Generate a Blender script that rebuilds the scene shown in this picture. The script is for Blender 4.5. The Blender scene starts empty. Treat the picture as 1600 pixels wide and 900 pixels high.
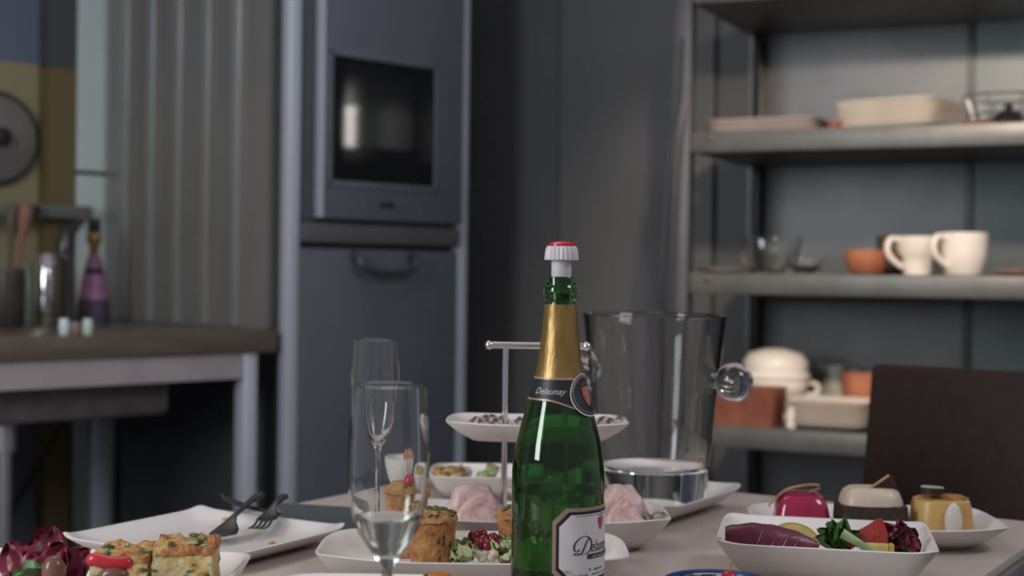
import bpy, bmesh, math, random
from mathutils import Vector, Matrix, Euler, noise
R = math.radians
PI = math.pi
scene = bpy.context.scene
col = scene.collection
random.seed(7)

# ------------------------------------------------------------------ camera
F = 2222.0
CAM_Z = 1.075
cam_rot = Matrix.Rotation(R(90 - 0.67), 3, 'X') @ Matrix.Rotation(R(0.73), 3, 'Z')
cd = bpy.data.cameras.new('camera')
cam = bpy.data.objects.new('camera', cd)
col.objects.link(cam)
cam.matrix_world = Matrix.Translation((0, 0, CAM_Z)) @ cam_rot.to_4x4()
cd.sensor_width = 36.0
cd.lens = 36.0 * F / 1600.0
cd.clip_start = 0.05
cd.dof.use_dof = True
cd.dof.focus_distance = 1.42
cd.dof.aperture_fstop = 4.6
scene.camera = cam

# ------------------------------------------------------------------ world and lights
w = bpy.data.worlds.new('world')
scene.world = w
w.use_nodes = True
bg = w.node_tree.nodes['Background']
bg.inputs[0].default_value = (0.93, 0.92, 1.0, 1)
bg.inputs[1].default_value = 0.275

def area(name, loc, target, sx, sy, power, color):
    d = bpy.data.lights.new(name, 'AREA')
    d.shape = 'RECTANGLE'; d.size = sx; d.size_y = sy
    d.energy = power; d.color = color
    o = bpy.data.objects.new(name, d); col.objects.link(o)
    o.location = loc
    o.rotation_euler = (Vector(target) - Vector(loc)).to_track_quat('-Z', 'Y').to_euler()
    return o

def spot(name, loc, target, power, color, ang, blend=0.6, rad=0.06):
    d = bpy.data.lights.new(name, 'SPOT')
    d.energy = power; d.color = color; d.spot_size = R(ang); d.spot_blend = blend; d.shadow_soft_size = rad
    o = bpy.data.objects.new(name, d); col.objects.link(o)
    o.location = loc
    o.rotation_euler = (Vector(target) - Vector(loc)).to_track_quat('-Z', 'Y').to_euler()
    return o

area('studio_softbox', (-0.5, 2.5, 2.9), (0.0, 1.7, 0.75), 1.3, 0.9, 8.5, (1.0, 0.89, 0.81))
area('fill_strip', (-2.0, 0.2, 1.9), (0.0, 2.6, 0.9), 0.60, 1.5, 44, (0.92, 0.97, 1.0))  # added fill from the left, brightens ribbed panel and counter rail
area('kitchen_fill', (1.6, 1.0, 2.6), (-0.6, 4.0, 1.1), 0.8, 0.8, 20, (0.86, 0.90, 1.0))  # added fill aimed at the tall cabinet and the wall beside it
spot('shelf_spot', (0.45, 2.0, 2.12), (1.12, 3.95, 1.08), 135, (1.0, 0.80, 0.62), 56)

scene.view_settings.view_transform = 'Standard'
scene.view_settings.look = 'None'
scene.view_settings.gamma = 1.0
scene.view_settings.use_curve_mapping = False
scene.view_settings.exposure = 0.0

# ------------------------------------------------------------------ placing helpers (picture frame 1600x900 -> points in the room)
def ray(px, py):
    return cam_rot @ Vector(((px - 800) / F, -(py - 450) / F, -1))
def G(px, py, z):
    d = ray(px, py); k = (z - CAM_Z) / d.z
    return Vector((d.x * k, d.y * k, z))
def D(px, py, y):
    d = ray(px, py); k = y / d.y
    return Vector((d.x * k, y, CAM_Z + d.z * k))

# ------------------------------------------------------------------ materials
MATS = {}
def mat(name, c1, c2=None, scale=20.0, rough=0.5, metal=0.0, bump=0.0, bscale=None, lo=0.4, hi=0.6, spec=0.5,
        trans=0.0, ior=1.45, stretch=(1, 1, 1), sss=0.0, coat=0.0, wave=False, detail=4.0):
    if name in MATS: return MATS[name]
    m = bpy.data.materials.new(name); m.use_nodes = True
    nt = m.node_tree; p = nt.nodes['Principled BSDF']
    p.inputs['Base Color'].default_value = (*c1, 1)
    p.inputs['Roughness'].default_value = rough
    p.inputs['Metallic'].default_value = metal
    p.inputs['Specular IOR Level'].default_value = spec
    p.inputs['Transmission Weight'].default_value = trans
    p.inputs['IOR'].default_value = ior
    p.inputs['Coat Weight'].default_value = coat
    p.inputs['Coat Roughness'].default_value = 0.1
    if sss:
        p.inputs['Subsurface Weight'].default_value = sss
        p.inputs['Subsurface Radius'].default_value = (0.01, 0.006, 0.004)
        p.inputs['Subsurface Scale'].default_value = 0.5
    if c2 is not None or bump:
        tc = nt.nodes.new('ShaderNodeTexCoord'); mp = nt.nodes.new('ShaderNodeMapping')
        mp.inputs['Scale'].default_value = stretch
        nt.links.new(tc.outputs['Object'], mp.inputs['Vector'])
        if wave:
            n = nt.nodes.new('ShaderNodeTexWave'); n.inputs['Distortion'].default_value = 4
            n.inputs['Detail'].default_value = 3; out = n.outputs['Fac']
        else:
            n = nt.nodes.new('ShaderNodeTexNoise'); n.inputs['Detail'].default_value = detail; out = n.outputs['Fac']
        n.inputs['Scale'].default_value = scale
        nt.links.new(mp.outputs[0], n.inputs['Vector'])
        if c2 is not None:
            r = nt.nodes.new('ShaderNodeValToRGB')
            r.color_ramp.elements[0].position = lo; r.color_ramp.elements[0].color = (*c1, 1)
            r.color_ramp.elements[1].position = hi; r.color_ramp.elements[1].color = (*c2, 1)
            nt.links.new(out, r.inputs[0]); nt.links.new(r.outputs[0], p.inputs['Base Color'])
        if bump:
            nb = nt.nodes.new('ShaderNodeTexNoise'); nb.inputs['Scale'].default_value = bscale or scale
            nb.inputs['Detail'].default_value = 3
            nt.links.new(mp.outputs[0], nb.inputs['Vector'])
            b = nt.nodes.new('ShaderNodeBump'); b.inputs['Strength'].default_value = bump; b.inputs['Distance'].default_value = 0.004
            nt.links.new(nb.outputs['Fac'], b.inputs['Height']); nt.links.new(b.outputs[0], p.inputs['Normal'])
    MATS[name] = m
    return m

def zone_mat(name, zones, rough=0.7):
    """painted in flat bands by height: zones = [(z_top, colour), ...] in object space"""
    if name in MATS: return MATS[name]
    m = bpy.data.materials.new(name); m.use_nodes = True
    nt = m.node_tree; p = nt.nodes['Principled BSDF']; p.inputs['Roughness'].default_value = rough
    tc = nt.nodes.new('ShaderNodeTexCoord'); s = nt.nodes.new('ShaderNodeSeparateXYZ')
    nt.links.new(tc.outputs['Object'], s.inputs[0])
    mr = nt.nodes.new('ShaderNodeMath'); mr.operation = 'DIVIDE'; mr.inputs[1].default_value = zones[-1][0]
    nt.links.new(s.outputs['Z'], mr.inputs[0])
    r = nt.nodes.new('ShaderNodeValToRGB'); r.color_ramp.interpolation = 'CONSTANT'
    e = r.color_ramp.elements; top = zones[-1][0]
    e[0].position = 0; e[0].color = (*zones[0][1], 1)
    e[1].position = zones[0][0] / top; e[1].color = (*zones[1][1], 1)
    for k in range(2, len(zones)):
        q = e.new(zones[k - 1][0] / top); q.color = (*zones[k][1], 1)
    nt.links.new(mr.outputs[0], r.inputs[0]); nt.links.new(r.outputs[0], p.inputs['Base Color'])
    MATS[name] = m
    return m

def glass_mat(name, color=(1, 1, 1), ior=1.45, rough=0.0):
    if name in MATS: return MATS[name]
    m = bpy.data.materials.new(name); m.use_nodes = True
    nt = m.node_tree; nt.nodes.remove(nt.nodes['Principled BSDF'])
    g = nt.nodes.new('ShaderNodeBsdfGlass'); g.inputs['Color'].default_value = (*color, 1)
    g.inputs['IOR'].default_value = ior; g.inputs['Roughness'].default_value = rough
    nt.links.new(g.outputs[0], nt.nodes['Material Output'].inputs[0])
    MATS[name] = m
    return m

def mottle(name, stops, scale=60.0, rough=0.6, bump=0.6, bscale=140.0, detail=6.0, dist=0.004):
    if name in MATS: return MATS[name]
    m = bpy.data.materials.new(name); m.use_nodes = True
    nt = m.node_tree; p = nt.nodes['Principled BSDF']; p.inputs['Roughness'].default_value = rough
    tc = nt.nodes.new('ShaderNodeTexCoord'); n = nt.nodes.new('ShaderNodeTexNoise')
    n.inputs['Scale'].default_value = scale; n.inputs['Detail'].default_value = detail; n.inputs['Roughness'].default_value = .65
    nt.links.new(tc.outputs['Object'], n.inputs['Vector'])
    r = nt.nodes.new('ShaderNodeValToRGB'); e = r.color_ramp.elements
    e[0].position, e[0].color = stops[0][0], (*stops[0][1], 1); e[1].position, e[1].color = stops[-1][0], (*stops[-1][1], 1)
    for po, c in stops[1:-1]: e.new(po).color = (*c, 1)
    nt.links.new(n.outputs['Fac'], r.inputs[0]); nt.links.new(r.outputs[0], p.inputs['Base Color'])
    nb = nt.nodes.new('ShaderNodeTexNoise'); nb.inputs['Scale'].default_value = bscale; nt.links.new(tc.outputs['Object'], nb.inputs['Vector'])
    b = nt.nodes.new('ShaderNodeBump'); b.inputs['Strength'].default_value = bump; b.inputs['Distance'].default_value = dist
    nt.links.new(nb.outputs['Fac'], b.inputs['Height']); nt.links.new(b.outputs[0], p.inputs['Normal'])
    MATS[name] = m
    return m

porcelain = mat('white_porcelain', (0.72, 0.665, 0.635), (0.67, 0.62, 0.59), scale=3, rough=0.22, lo=0.3, hi=0.7)
warm_china = mat('cream_china', (0.86, 0.79, 0.70), (0.81, 0.73, 0.64), scale=8, rough=0.3)
grey_china = mat('pinkish_grey_china', (0.56, 0.48, 0.46), (0.50, 0.43, 0.41), scale=6, rough=0.4)
terracotta = mat('terracotta', (0.46, 0.17, 0.085), (0.36, 0.12, 0.06), scale=12, rough=0.65, bump=0.15)
terra_dark = mat('terracotta_brown', (0.26, 0.085, 0.05), (0.20, 0.065, 0.04), scale=14, rough=0.6, bump=0.15)
clear = glass_mat('clear_glass', (0.985, 0.99, 0.985))
steel = mat('brushed_steel', (0.55, 0.54, 0.55), (0.48, 0.47, 0.48), scale=30, rough=0.32, metal=0.9, stretch=(1, 1, 25))
chrome = mat('chrome', (0.72, 0.71, 0.72), (0.66, 0.65, 0.66), scale=30, rough=0.12, metal=1.0)
alu = mat('aluminium_profile', (0.62, 0.64, 0.72), (0.58, 0.60, 0.68), scale=25, rough=0.36, metal=0.3, stretch=(1, 1, 0.1))
cab_blue = mat('blue_grey_lacquer', (0.112, 0.122, 0.148), (0.102, 0.112, 0.136), scale=4, rough=0.38)
cab_dark = mat('dark_grey_lacquer', (0.075, 0.078, 0.088), (0.065, 0.068, 0.078), scale=4, rough=0.5)
blackish = mat('black_plastic', (0.012, 0.012, 0.013), (0.02, 0.02, 0.022), scale=40, rough=0.35)
brass_wood = mat('pick_wood', (0.45, 0.28, 0.14), (0.36, 0.21, 0.10), scale=60, rough=0.7)

# ------------------------------------------------------------------ mesh helpers
def add_box(bm, x0, x1, y0, y1, z0, z1, bevel=0.0, seg=2):
    r = bmesh.ops.create_cube(bm, size=1.0)
    for v in r['verts']:
        v.co = Vector((x0 + (v.co.x + .5) * (x1 - x0), y0 + (v.co.y + .5) * (y1 - y0), z0 + (v.co.z + .5) * (z1 - z0)))
    if bevel:
        es = list({e for v in r['verts'] for e in v.link_edges})
        bmesh.ops.bevel(bm, geom=es, offset=bevel, segments=seg, affect='EDGES', profile=0.5)
    return bm

def add_loft(bm, rings, cap0=True, cap1=True, closed=False):
    vs = [[bm.verts.new(p) for p in ring] for ring in rings]
    n = len(vs[0])
    pairs = list(zip(vs[:-1], vs[1:]))
    if closed: pairs.append((vs[-1], vs[0]))
    for a, b in pairs:
        for i in range(n):
            j = (i + 1) % n
            bm.faces.new((a[i], a[j], b[j], b[i]))
    if not closed:
        if cap0: bm.faces.new(list(reversed(vs[0])))
        if cap1: bm.faces.new(vs[-1])
    return vs

def circle(r, z, seg, cx=0, cy=0):
    return [(cx + r * math.cos(2 * PI * i / seg), cy + r * math.sin(2 * PI * i / seg), z) for i in range(seg)]

def add_lathe(bm, prof, seg=40, closed=False, cx=0, cy=0):
    rings = [circle(max(r, 1e-4), z, seg, cx, cy) for r, z in prof]
    add_loft(bm, rings, closed=closed)
    return bm

def add_tube(bm, pts, rad, seg=10):
    pts = [Vector(p) for p in pts]
    rads = rad if isinstance(rad, (list, tuple)) else [rad] * len(pts)
    rings = []
    up = Vector((0, 0, 1))
    prev = None
    for i, p in enumerate(pts):
        t = (pts[min(i + 1, len(pts) - 1)] - pts[max(i - 1, 0)]).normalized()
        if prev is None:
            a = t.cross(up)
            if a.length < 1e-3: a = t.cross(Vector((1, 0, 0)))
        else:
            a = prev - t * prev.dot(t)
        a.normalize(); prev = a
        b = t.cross(a)
        rings.append([p + (a * math.cos(2 * PI * k / seg) + b * math.sin(2 * PI * k / seg)) * rads[i] for k in range(seg)])
    add_loft(bm, rings)
    return bm

def smooth_path(pts, n=8):
    pts = [Vector(p) for p in pts]; out = []
    for i in range(len(pts) - 1):
        p0 = pts[max(i - 1, 0)]; p1 = pts[i]; p2 = pts[i + 1]; p3 = pts[min(i + 2, len(pts) - 1)]
        for k in range(n):
            t = k / n
            out.append(0.5 * ((2 * p1) + (p2 - p0) * t + (2 * p0 - 5 * p1 + 4 * p2 - p3) * t * t + (3 * p1 - p0 - 3 * p2 + p3) * t ** 3))
    out.append(pts[-1])
    return out

def sq_ring(a, b, z, n=6.0, seg=64, lift=0.0):
    out = []
    for i in range(seg):
        t = 2 * PI * (i + .5) / seg
        c, s = math.cos(t), math.sin(t)
        x = a * math.copysign(abs(c) ** (2 / n), c); y = b * math.copysign(abs(s) ** (2 / n), s)
        k = (abs(c * s) * 2) ** 2
        out.append((x, y, z + lift * k))
    return out

def add_dish(bm, a, b, h, foot=0.03, well=0.025, n=6.0, t=0.004, lift=0.0, inner=None, seg=72):
    """a square dish: flat foot, flared wall, rounded lip, flat well"""
    zi = inner if inner is not None else 0.006
    rg = [sq_ring(0.01, 0.01, 0.0, 2, seg), sq_ring(a - foot, b - foot, 0.0, n, seg),
          sq_ring(a - foot * .45, b - foot * .45, h * .42, n, seg, lift * .3),
          sq_ring(a - .001, b - .001, h - .003, n, seg, lift), sq_ring(a, b, h - .001, n, seg, lift),
          sq_ring(a - .0015, b - .0015, h, n, seg, lift), sq_ring(a - t, b - t, h - .001, n, seg, lift),
          sq_ring(a - t - well * .45, b - t - well * .45, zi + (h - zi) * .42, n, seg, lift * .3),
          sq_ring(a - t - well, b - t - well, zi + .001, n, seg), sq_ring(a - t - well - .012, b - t - well - .012, zi, n, seg),
          sq_ring(0.01, 0.01, zi, 2, seg)]
    add_loft(bm, rg)
    return bm

def add_blob(bm, c, rad, amp=0.12, freq=3.0, seed=0, sub=3, flat=None):
    r = bmesh.ops.create_icosphere(bm, subdivisions=sub, radius=1.0)
    c = Vector(c)
    for v in r['verts']:
        d = v.co.normalized()
        k = 1 + amp * noise.noise(d * freq + Vector((seed * 7.3, seed * 3.1, seed)))
        p = Vector((d.x * rad[0], d.y * rad[1], d.z * rad[2])) * k
        if flat is not None and p.z < -flat: p.z = -flat
        v.co = c + p
    return bm

def add_leaf(bm, base, tip, width, up=(0, 0, 1), curl=0.3, ruffle=0.15, seed=0, nu=10, nv=7, thick=0.0006):
    """a thin curling leaf with a midrib, closed on both faces"""
    base = Vector(base); tip = Vector(tip); ax = tip - base; L = ax.length; ax.normalize()
    up = Vector(up); side = ax.cross(up).normalized(); nrm = side.cross(ax).normalized()
    top, bot = [], []
    for i in range(nu + 1):
        u = i / nu
        wd = width * max(0.06, math.sin(PI * min(1, u * .93 + .05)) ** .7)
        ra, rb = [], []
        for j in range(nv + 1):
            s = j / nv * 2 - 1
            q = noise.noise(Vector((u * 5 + seed * 3.7, s * 2.5, seed)))
            z = curl * L * (4 * u * (1 - u)) * .5 + ruffle * width * q * (abs(s) ** 1.2 + .25) * 2 + .35 * width * s * s
            p = base + ax * (L * u) + side * (wd * s * (1 + .12 * q)) + nrm * z
            ra.append(bm.verts.new(p)); rb.append(bm.verts.new(p - nrm * thick))
        top.append(ra); bot.append(rb)
    for i in range(nu):
        for j in range(nv):
            bm.faces.new((top[i][j], top[i + 1][j], top[i + 1][j + 1], top[i][j + 1]))
            bm.faces.new((bot[i][j], bot[i][j + 1], bot[i + 1][j + 1], bot[i + 1][j]))
    for i in range(nu):
        bm.faces.new((top[i][0], bot[i][0], bot[i + 1][0], top[i + 1][0]))
        bm.faces.new((top[i][nv], top[i + 1][nv], bot[i + 1][nv], bot[i][nv]))
    for j in range(nv):
        bm.faces.new((top[0][j], top[0][j + 1], bot[0][j + 1], bot[0][j]))
        bm.faces.new((top[nu][j], bot[nu][j], bot[nu][j + 1], top[nu][j + 1]))
    return bm

def part(name, bm, m, parent=None, smooth=True, ang=40, loc=None, rot=None):
    bmesh.ops.recalc_face_normals(bm, faces=bm.faces)
    me = bpy.data.meshes.new(name); bm.to_mesh(me); bm.free()
    if smooth:
        me.polygons.foreach_set('use_smooth', [True] * len(me.polygons))
        me.set_sharp_from_angle(angle=R(ang))
    me.materials.append(m)
    o = bpy.data.objects.new(name, me); col.objects.link(o)
    if parent is not None: o.parent = parent
    if loc is not None: o.location = loc
    if rot is not None: o.rotation_euler = rot
    return o

def tag(o, label, cat, group=None):
    o['label'] = label; o['category'] = cat
    if group: o['group'] = group
    return o

def thing(name, label, cat, loc=(0, 0, 0), rotz=0.0, group=None):
    o = bpy.data.objects.new(name, None); col.objects.link(o)
    o.empty_display_size = 0.05
    o.location = loc; o.rotation_euler = (0, 0, rotz)
    return tag(o, label, cat, group)

def struct(name, bm, m, parent=None, **k):
    o = part(name, bm, m, parent, **k)
    if parent is None: o['kind'] = 'structure'
    return o

def B(): return bmesh.new()

def copy_tree(o, parent=None):
    c = o.copy(); col.objects.link(c); c.parent = parent
    for ch in list(o.children): copy_tree(ch, c)
    return c

# =================================================================== THE SETTING
KC = Vector((-0.637, 3.985, 0)); KR = R(45)            # front left corner of the tall cabinet, kitchen run turned 45 degrees
KM = Matrix.Translation(KC) @ Matrix.Rotation(KR, 4, 'Z')
SC = Vector((0.483, 3.90, 0)); SR = R(-25)             # front left corner of the shelf unit
SM = Matrix.Translation(SC) @ Matrix.Rotation(SR, 4, 'Z')

floor_m = mat('dark_floor', (0.045, 0.045, 0.05), (0.055, 0.054, 0.058), scale=3, rough=0.5)
bm = B(); add_box(bm, -5, 5, -3, 7.5, -0.1, 0.0); struct('floor', bm, floor_m, smooth=False)

wall_paint = zone_mat('painted_wall_bands', [(0.90, (0.13, 0.135, 0.16)), (1.72, (0.31, 0.26, 0.145)), (3.0, (0.13, 0.155, 0.225))])
bm = B(); add_box(bm, -3.2, 1.35, 0, 0.1, 0, 3.0)
wl = struct('wall_left', bm, wall_paint, smooth=False)
wl.matrix_world = KM @ Matrix.Translation((0, 1.08, 0))
# wall return and pale door frame at the end of the run
shaded_paint = zone_mat('shaded_return_paint', [(1.70, (0.155, 0.115, 0.048)), (3.0, (0.07, 0.07, 0.075))])  # shade on the wall return painted in as darker bands
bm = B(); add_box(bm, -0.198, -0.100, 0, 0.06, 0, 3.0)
t1 = struct('wall_return', bm, shaded_paint, smooth=False); t1.matrix_world = KM @ Matrix.Translation((0, 1.015, 0))
teal = mat('pale_teal_paint', (0.62, 0.70, 0.68), (0.58, 0.66, 0.64), scale=3, rough=0.5)
bm = B(); add_box(bm, -0.098, 0.045, 0, 0.07, 1.385, 3.0, .003)
t2 = struct('trim_2', bm, teal, smooth=False); t2.matrix_world = KM @ Matrix.Translation((0, 1.0, 0))
bm = B(); add_box(bm, -0.098, 0.045, 0, 0.07, 0, 1.372, .003)
t3 = struct('trim_3', bm, teal, smooth=False); t3.matrix_world = KM @ Matrix.Translation((0, 1.0, 0))

wall_grey = mat('dark_grey_wall', (0.078, 0.079, 0.083), (0.070, 0.071, 0.075), scale=2.5, rough=0.55)
wall_grey2 = mat('grey_door_panel', (0.092, 0.092, 0.095), (0.082, 0.083, 0.086), scale=2.5, rough=0.55)
bm = B(); add_box(bm, -1.6, 2.6, 0, 0.1, 0, 3.0)
wb = struct('wall_back', bm, wall_grey, smooth=False); wb.matrix_world = SM @ Matrix.Translation((0, 0.64, 0))
bm = B(); add_box(bm, -0.65, -0.12, 0, 0.03, 0.03, 2.5, .006)
dp = struct('door_1', bm, wall_grey2, smooth=False); dp.matrix_world = SM @ Matrix.Translation((0, 0.607, 0))

# =================================================================== TALL CABINET WITH OVEN
tc = thing('tall_cabinet', 'tall blue grey kitchen cabinet with ribbed metal side and aluminium posts', 'cabinet', KC, KR)
part('carcass', add_box(B(), 0.02, 0.682, 0.03, 0.93, 0.0, 2.5), cab_dark, tc, smooth=False)
for x in (0.0, 0.648):
    part('corner_post', add_box(B(), x, x + 0.042, -0.012, 0.028, 0.0, 2.5, .006), alu, tc)
panel_m = mat('ribbed_sheet_metal', (0.29, 0.28, 0.265), (0.26, 0.25, 0.238), scale=6, rough=0.28, metal=0.3, stretch=(1, 1, .2))
rib_m = mat('rib_metal', (0.38, 0.39, 0.38), (0.34, 0.35, 0.34), scale=6, rough=0.35, metal=0.35, stretch=(1, 1, .2))
sp = part('side_panel', add_box(B(), -0.004, 0.018, 0.085, 0.985, 0.90, 2.5), panel_m, tc, smooth=False)
rib_me = None
for k in range(5):
    s = 0.235 + 0.157 * k
    bm = B(); add_box(bm, -0.017, -0.004, s - .021, s + .021, 0.902, 2.5, .005)
    part('rib', bm, rib_m, sp)
part('filler_strip', add_box(B(), 0.044, 0.094, -0.004, 0.03, 1.212, 2.5), cab_dark, tc, smooth=False)
part('ledge', add_box(B(), 0.044, 0.646, -0.026, 0.03, 1.150, 1.207, .004), mat('grey_ledge', (0.10, 0.10, 0.11), (0.09, 0.09, 0.10), rough=.45), tc)
ld = part('lower_door', add_box(B(), 0.044, 0.644, -0.014, 0.03, 0.10, 1.134, .003), cab_blue, tc)
bm = B()
add_tube(bm, smooth_path([(0.229, -0.014, 1.122), (0.229, -0.045, 1.105), (0.247, -0.055, 1.075), (0.337, -0.058, 1.066), (0.427, -0.055, 1.075), (0.445, -0.045, 1.105), (0.445, -0.014, 1.122)], 6), 0.010, 10)
part('handle', bm, mat('dark_handle', (.10, .10, .11), (.08, .08, .09), rough=.35, metal=.5), ld)
part('kick_plate', add_box(B(), 0.044, 0.644, 0.0, 0.03, 0.0, 0.09), blackish, tc, smooth=False)

ov = thing('built_in_oven', 'built in wall oven with dark window and blue grey frame, above the lower door', 'oven', KC, KR)
dr = part('door', add_box(B(), 0.098, 0.640, -0.040, -0.006, 1.218, 1.93, .004), cab_blue, ov)
part('edge_strip', add_box(B(), 0.0945, 0.102, -0.042, -0.006, 1.222, 1.93, .001), alu, dr)
wf = mat('window_rim', (0.14, 0.15, 0.18), (0.12, 0.13, 0.16), rough=.35)
bm = B()
for (a, b, c, d) in ((0.116, 0.530, 1.684, 1.700), (0.116, 0.530, 1.312, 1.328), (0.116, 0.130, 1.312, 1.70), (0.516, 0.530, 1.312, 1.70)):
    add_box(bm, a, b, -0.045, -0.038, c, d, .002)
part('window_rim', bm, wf, dr)
part('window_pane', add_box(B(), 0.126, 0.520, -0.0425, -0.038, 1.322, 1.692), mat('black_oven_glass', (0.012, 0.013, 0.015), rough=0.06, spec=0.5), dr, smooth=False)
part('badge', add_box(B(), 0.304, 0.364, -0.043, -0.038, 1.258, 1.272, .002), blackish, dr)
part('oven_body', add_box(B(), 0.11, 0.63, -0.006, 0.03, 1.222, 1.92), blackish, ov, smooth=False)

# =================================================================== SINK COUNTER
kc = thing('sink_counter', 'long steel sink counter with thick brown edge and square legs', 'counter', KC, KR)
edge_m = mat('brown_worktop', (0.19, 0.145, 0.105), (0.15, 0.118, 0.09), scale=5, rough=0.3, stretch=(1, 8, 8), metal=.2)
part('worktop', add_box(B(), -2.3, -0.022, 0.0, 0.92, 0.842, 0.900, .003), edge_m, kc)
railm = mat('pale_steel_rail', (0.42, 0.37, 0.37), (0.38, 0.335, 0.335), scale=8, rough=0.45, metal=.1)
part('front_rail', add_box(B(), -2.3, -0.125, 0.012, 0.05, 0.772, 0.8415), railm, kc, smooth=False)
for x, y in ((-0.125, 0.012), (-0.125, 0.84), (-1.9, 0.012), (-0.86, 0.84)):
    part('leg', add_box(B(), x, x + 0.045, y, y + 0.045, 0.0, 0.8415, .003), alu, kc)
basin = part('sink_basin', add_box(B(), -0.80, -0.30, 0.10, 0.62, 0.675, 0.842, .02), mat('pinkish_steel', (0.16, 0.145, 0.14), (0.13, 0.118, 0.115), rough=.4, metal=.3), kc)
bm = B(); add_lathe(bm, [(0.03, 0.60), (0.03, 0.676)], 20, cx=-0.72, cy=0.2); add_tube(bm, [(-0.72, 0.2, 0.61), (-0.72, 0.2, 0.05)], 0.02)
part('drain_pipe', bm, steel, basin)
bm = B(); add_tube(bm, [(-0.83, 0.86, 0.72), (-0.40, 0.86, 0.06)], 0.008); part('cross_brace', bm, blackish, kc)
bm = B(); add_tube(bm, [(-0.12, 0.87, 0.72), (-0.55, 0.87, 0.06)], 0.008); part('cross_brace', bm, blackish, kc)

bc = thing('base_cabinet', 'dark blue base cabinet under the far end of the sink counter', 'cabinet', KC, KR)
part('body', add_box(B(), -1.45, -0.93, 0.30, 0.90, 0.02, 0.70), mat('navy_front', (0.05, 0.068, 0.095), (0.045, 0.06, 0.085), rough=.5), bc, smooth=False)
dd = part('door', add_box(B(), -1.44, -0.94, 0.285, 0.30, 0.05, 0.68, .004), mat('navy_door', (0.06, 0.085, 0.12), (0.055, 0.078, 0.11), rough=.45), bc)
bm = B(); add_tube(bm, [(-1.0, 0.27, 0.45), (-1.0, 0.27, 0.6)], 0.008); part('handle', bm, steel, dd)

# wall rail and lid above the counter
bm = B(); add_box(bm, -0.75, -0.075, 0.94, 1.00, 1.225, 1.268, .006)
for x in (-0.70, -0.22):
    add_box(bm, x, x + .02, 0.95, 1.08, 1.235, 1.258)
wr = part('wall_rail', bm, mat('pale_green_metal', (0.20, 0.23, 0.21), (0.17, 0.20, 0.18), rough=.4, metal=.3)); wr.matrix_world = KM
tag(wr, 'pale green grey hanging rail on the wall above the sink counter', 'rail')
bm = B(); add_lathe(bm, [(.0, 0), (.012, 0), (.016, .01), (.016, .03), (.0, .034)], 16)
kb = part('hook_knob', bm, blackish, wr, loc=(-0.285, 0.94, 1.247), rot=(R(90), 0, 0))
ltop = KM.inverted() @ D(6, 218, 4.42)
pl = thing('pan_lid', 'large round grey pan lid hanging on the yellow wall', 'pan lid', KM @ Vector((-0.352, 1.075, 1.475)), KR)
bm = B(); add_lathe(bm, [(0.0, .0), (.140, .0), (.146, .006), (.146, .02), (.135, .022), (.10, .035), (.0, .044)], 48)
lidp = part('lid', bm, mat('dull_pan_metal', (0.24, 0.215, 0.20), (0.20, 0.18, 0.17), scale=5, rough=.4, metal=.2), pl, rot=(R(90), 0, 0))
bm = B(); add_lathe(bm, [(.0, .04), (.012, .042), (.012, .055), (.030, .062), (.030, .074), (.0, .080)], 24); part('knob', bm, blackish, lidp)
bm = B(); add_lathe(bm, [(.133, .0225), (.147, .021), (.151, .012), (.151, .0), (.140, -.001)], 48, closed=True); part('rim', bm, mat('dark_rim', (.05, .05, .05), rough=.4, metal=.4), lidp)

# things on the sink counter
def on_counter(px, py): return G(px, py, 0.900)
p = on_counter(146, 504)
pb = thing('pink_bottle', 'pink dressed bottle with violet foot and black hat shaped cap beside the tap', 'bottle', p)
bm = B(); add_lathe(bm, [(.0, .0), (.050, .0), (.052, .01), (.047, .072), (.0, .072)], 32); part('foot', bm, mat('violet_tulle', (.085, .06, .10), (.06, .045, .075), scale=40, rough=.6), pb)
bm = B(); add_lathe(bm, [(.0, .0725), (.046, .0725), (.043, .09), (.033, .15), (.0, .15)], 32); part('skirt', bm, mat('pink_satin', (.38, .16, .30), (.28, .11, .22), scale=30, rough=.35), pb)
bm = B(); add_lathe(bm, [(.0, .1505), (.030, .1505), (.030, .168), (.0, .168)], 32); part('sash', bm, blackish, pb)
bm = B(); add_lathe(bm, [(.0, .1685), (.027, .1685), (.024, .185), (.018, .205), (.0, .205)], 32); part('bodice', bm, MATS['pink_satin'], pb)
bm = B(); add_lathe(bm, [(.0, .2055), (.015, .2055), (.014, .235), (.022, .25), (.024, .266), (.016, .285), (.0, .285)], 32); part('neck', bm, mat('amber_foil', (.32, .19, .07), (.24, .13, .05), scale=30, rough=.35, metal=.4), pb)
bm = B(); add_lathe(bm, [(.0, .2855), (.028, .2855), (.029, .290), (.019, .292), (.018, .322), (.0, .323)], 32); part('cap', bm, blackish, pb)

p = on_counter(71, 509)
uh = thing('perforated_steel_holder', 'tall perforated steel cutlery holder beside the tap', 'utensil holder', p)
bm = B(); add_lathe(bm, [(.0, .0), (.028, .0), (.030, .003), (.030, .205), (.0285, .207), (.027, .205), (.027, .006), (.0, .006)], 32); hb = part('cylinder', bm, chrome, uh)
hole = None
for i in range(8):
    for a in (-100, -65, -30):
        bm = B(); add_lathe(bm, [(0, 0), (.0065, 0), (.0065, .0012), (0, .0012)], 10)
        o = part('hole', bm, blackish, hb)
        o.location = (.0300 * math.cos(R(a)), .0300 * math.sin(R(a)), .035 + .019 * i); o.rotation_euler = (0, R(90), R(a))
        o.rotation_euler = Euler((0, R(90), R(a)))
p = on_counter(59, 503)
bm = B(); add_lathe(bm, [(.0, .0), (.014, .0), (.016, .004), (.016, .15), (.010, .165), (.010, .185), (.0, .187)], 20)
o = part('pink_shaker', bm, mat('dusty_pink_plastic', (.26, .13, .12), (.20, .10, .09), scale=30, rough=.5)); o.location = p
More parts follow.
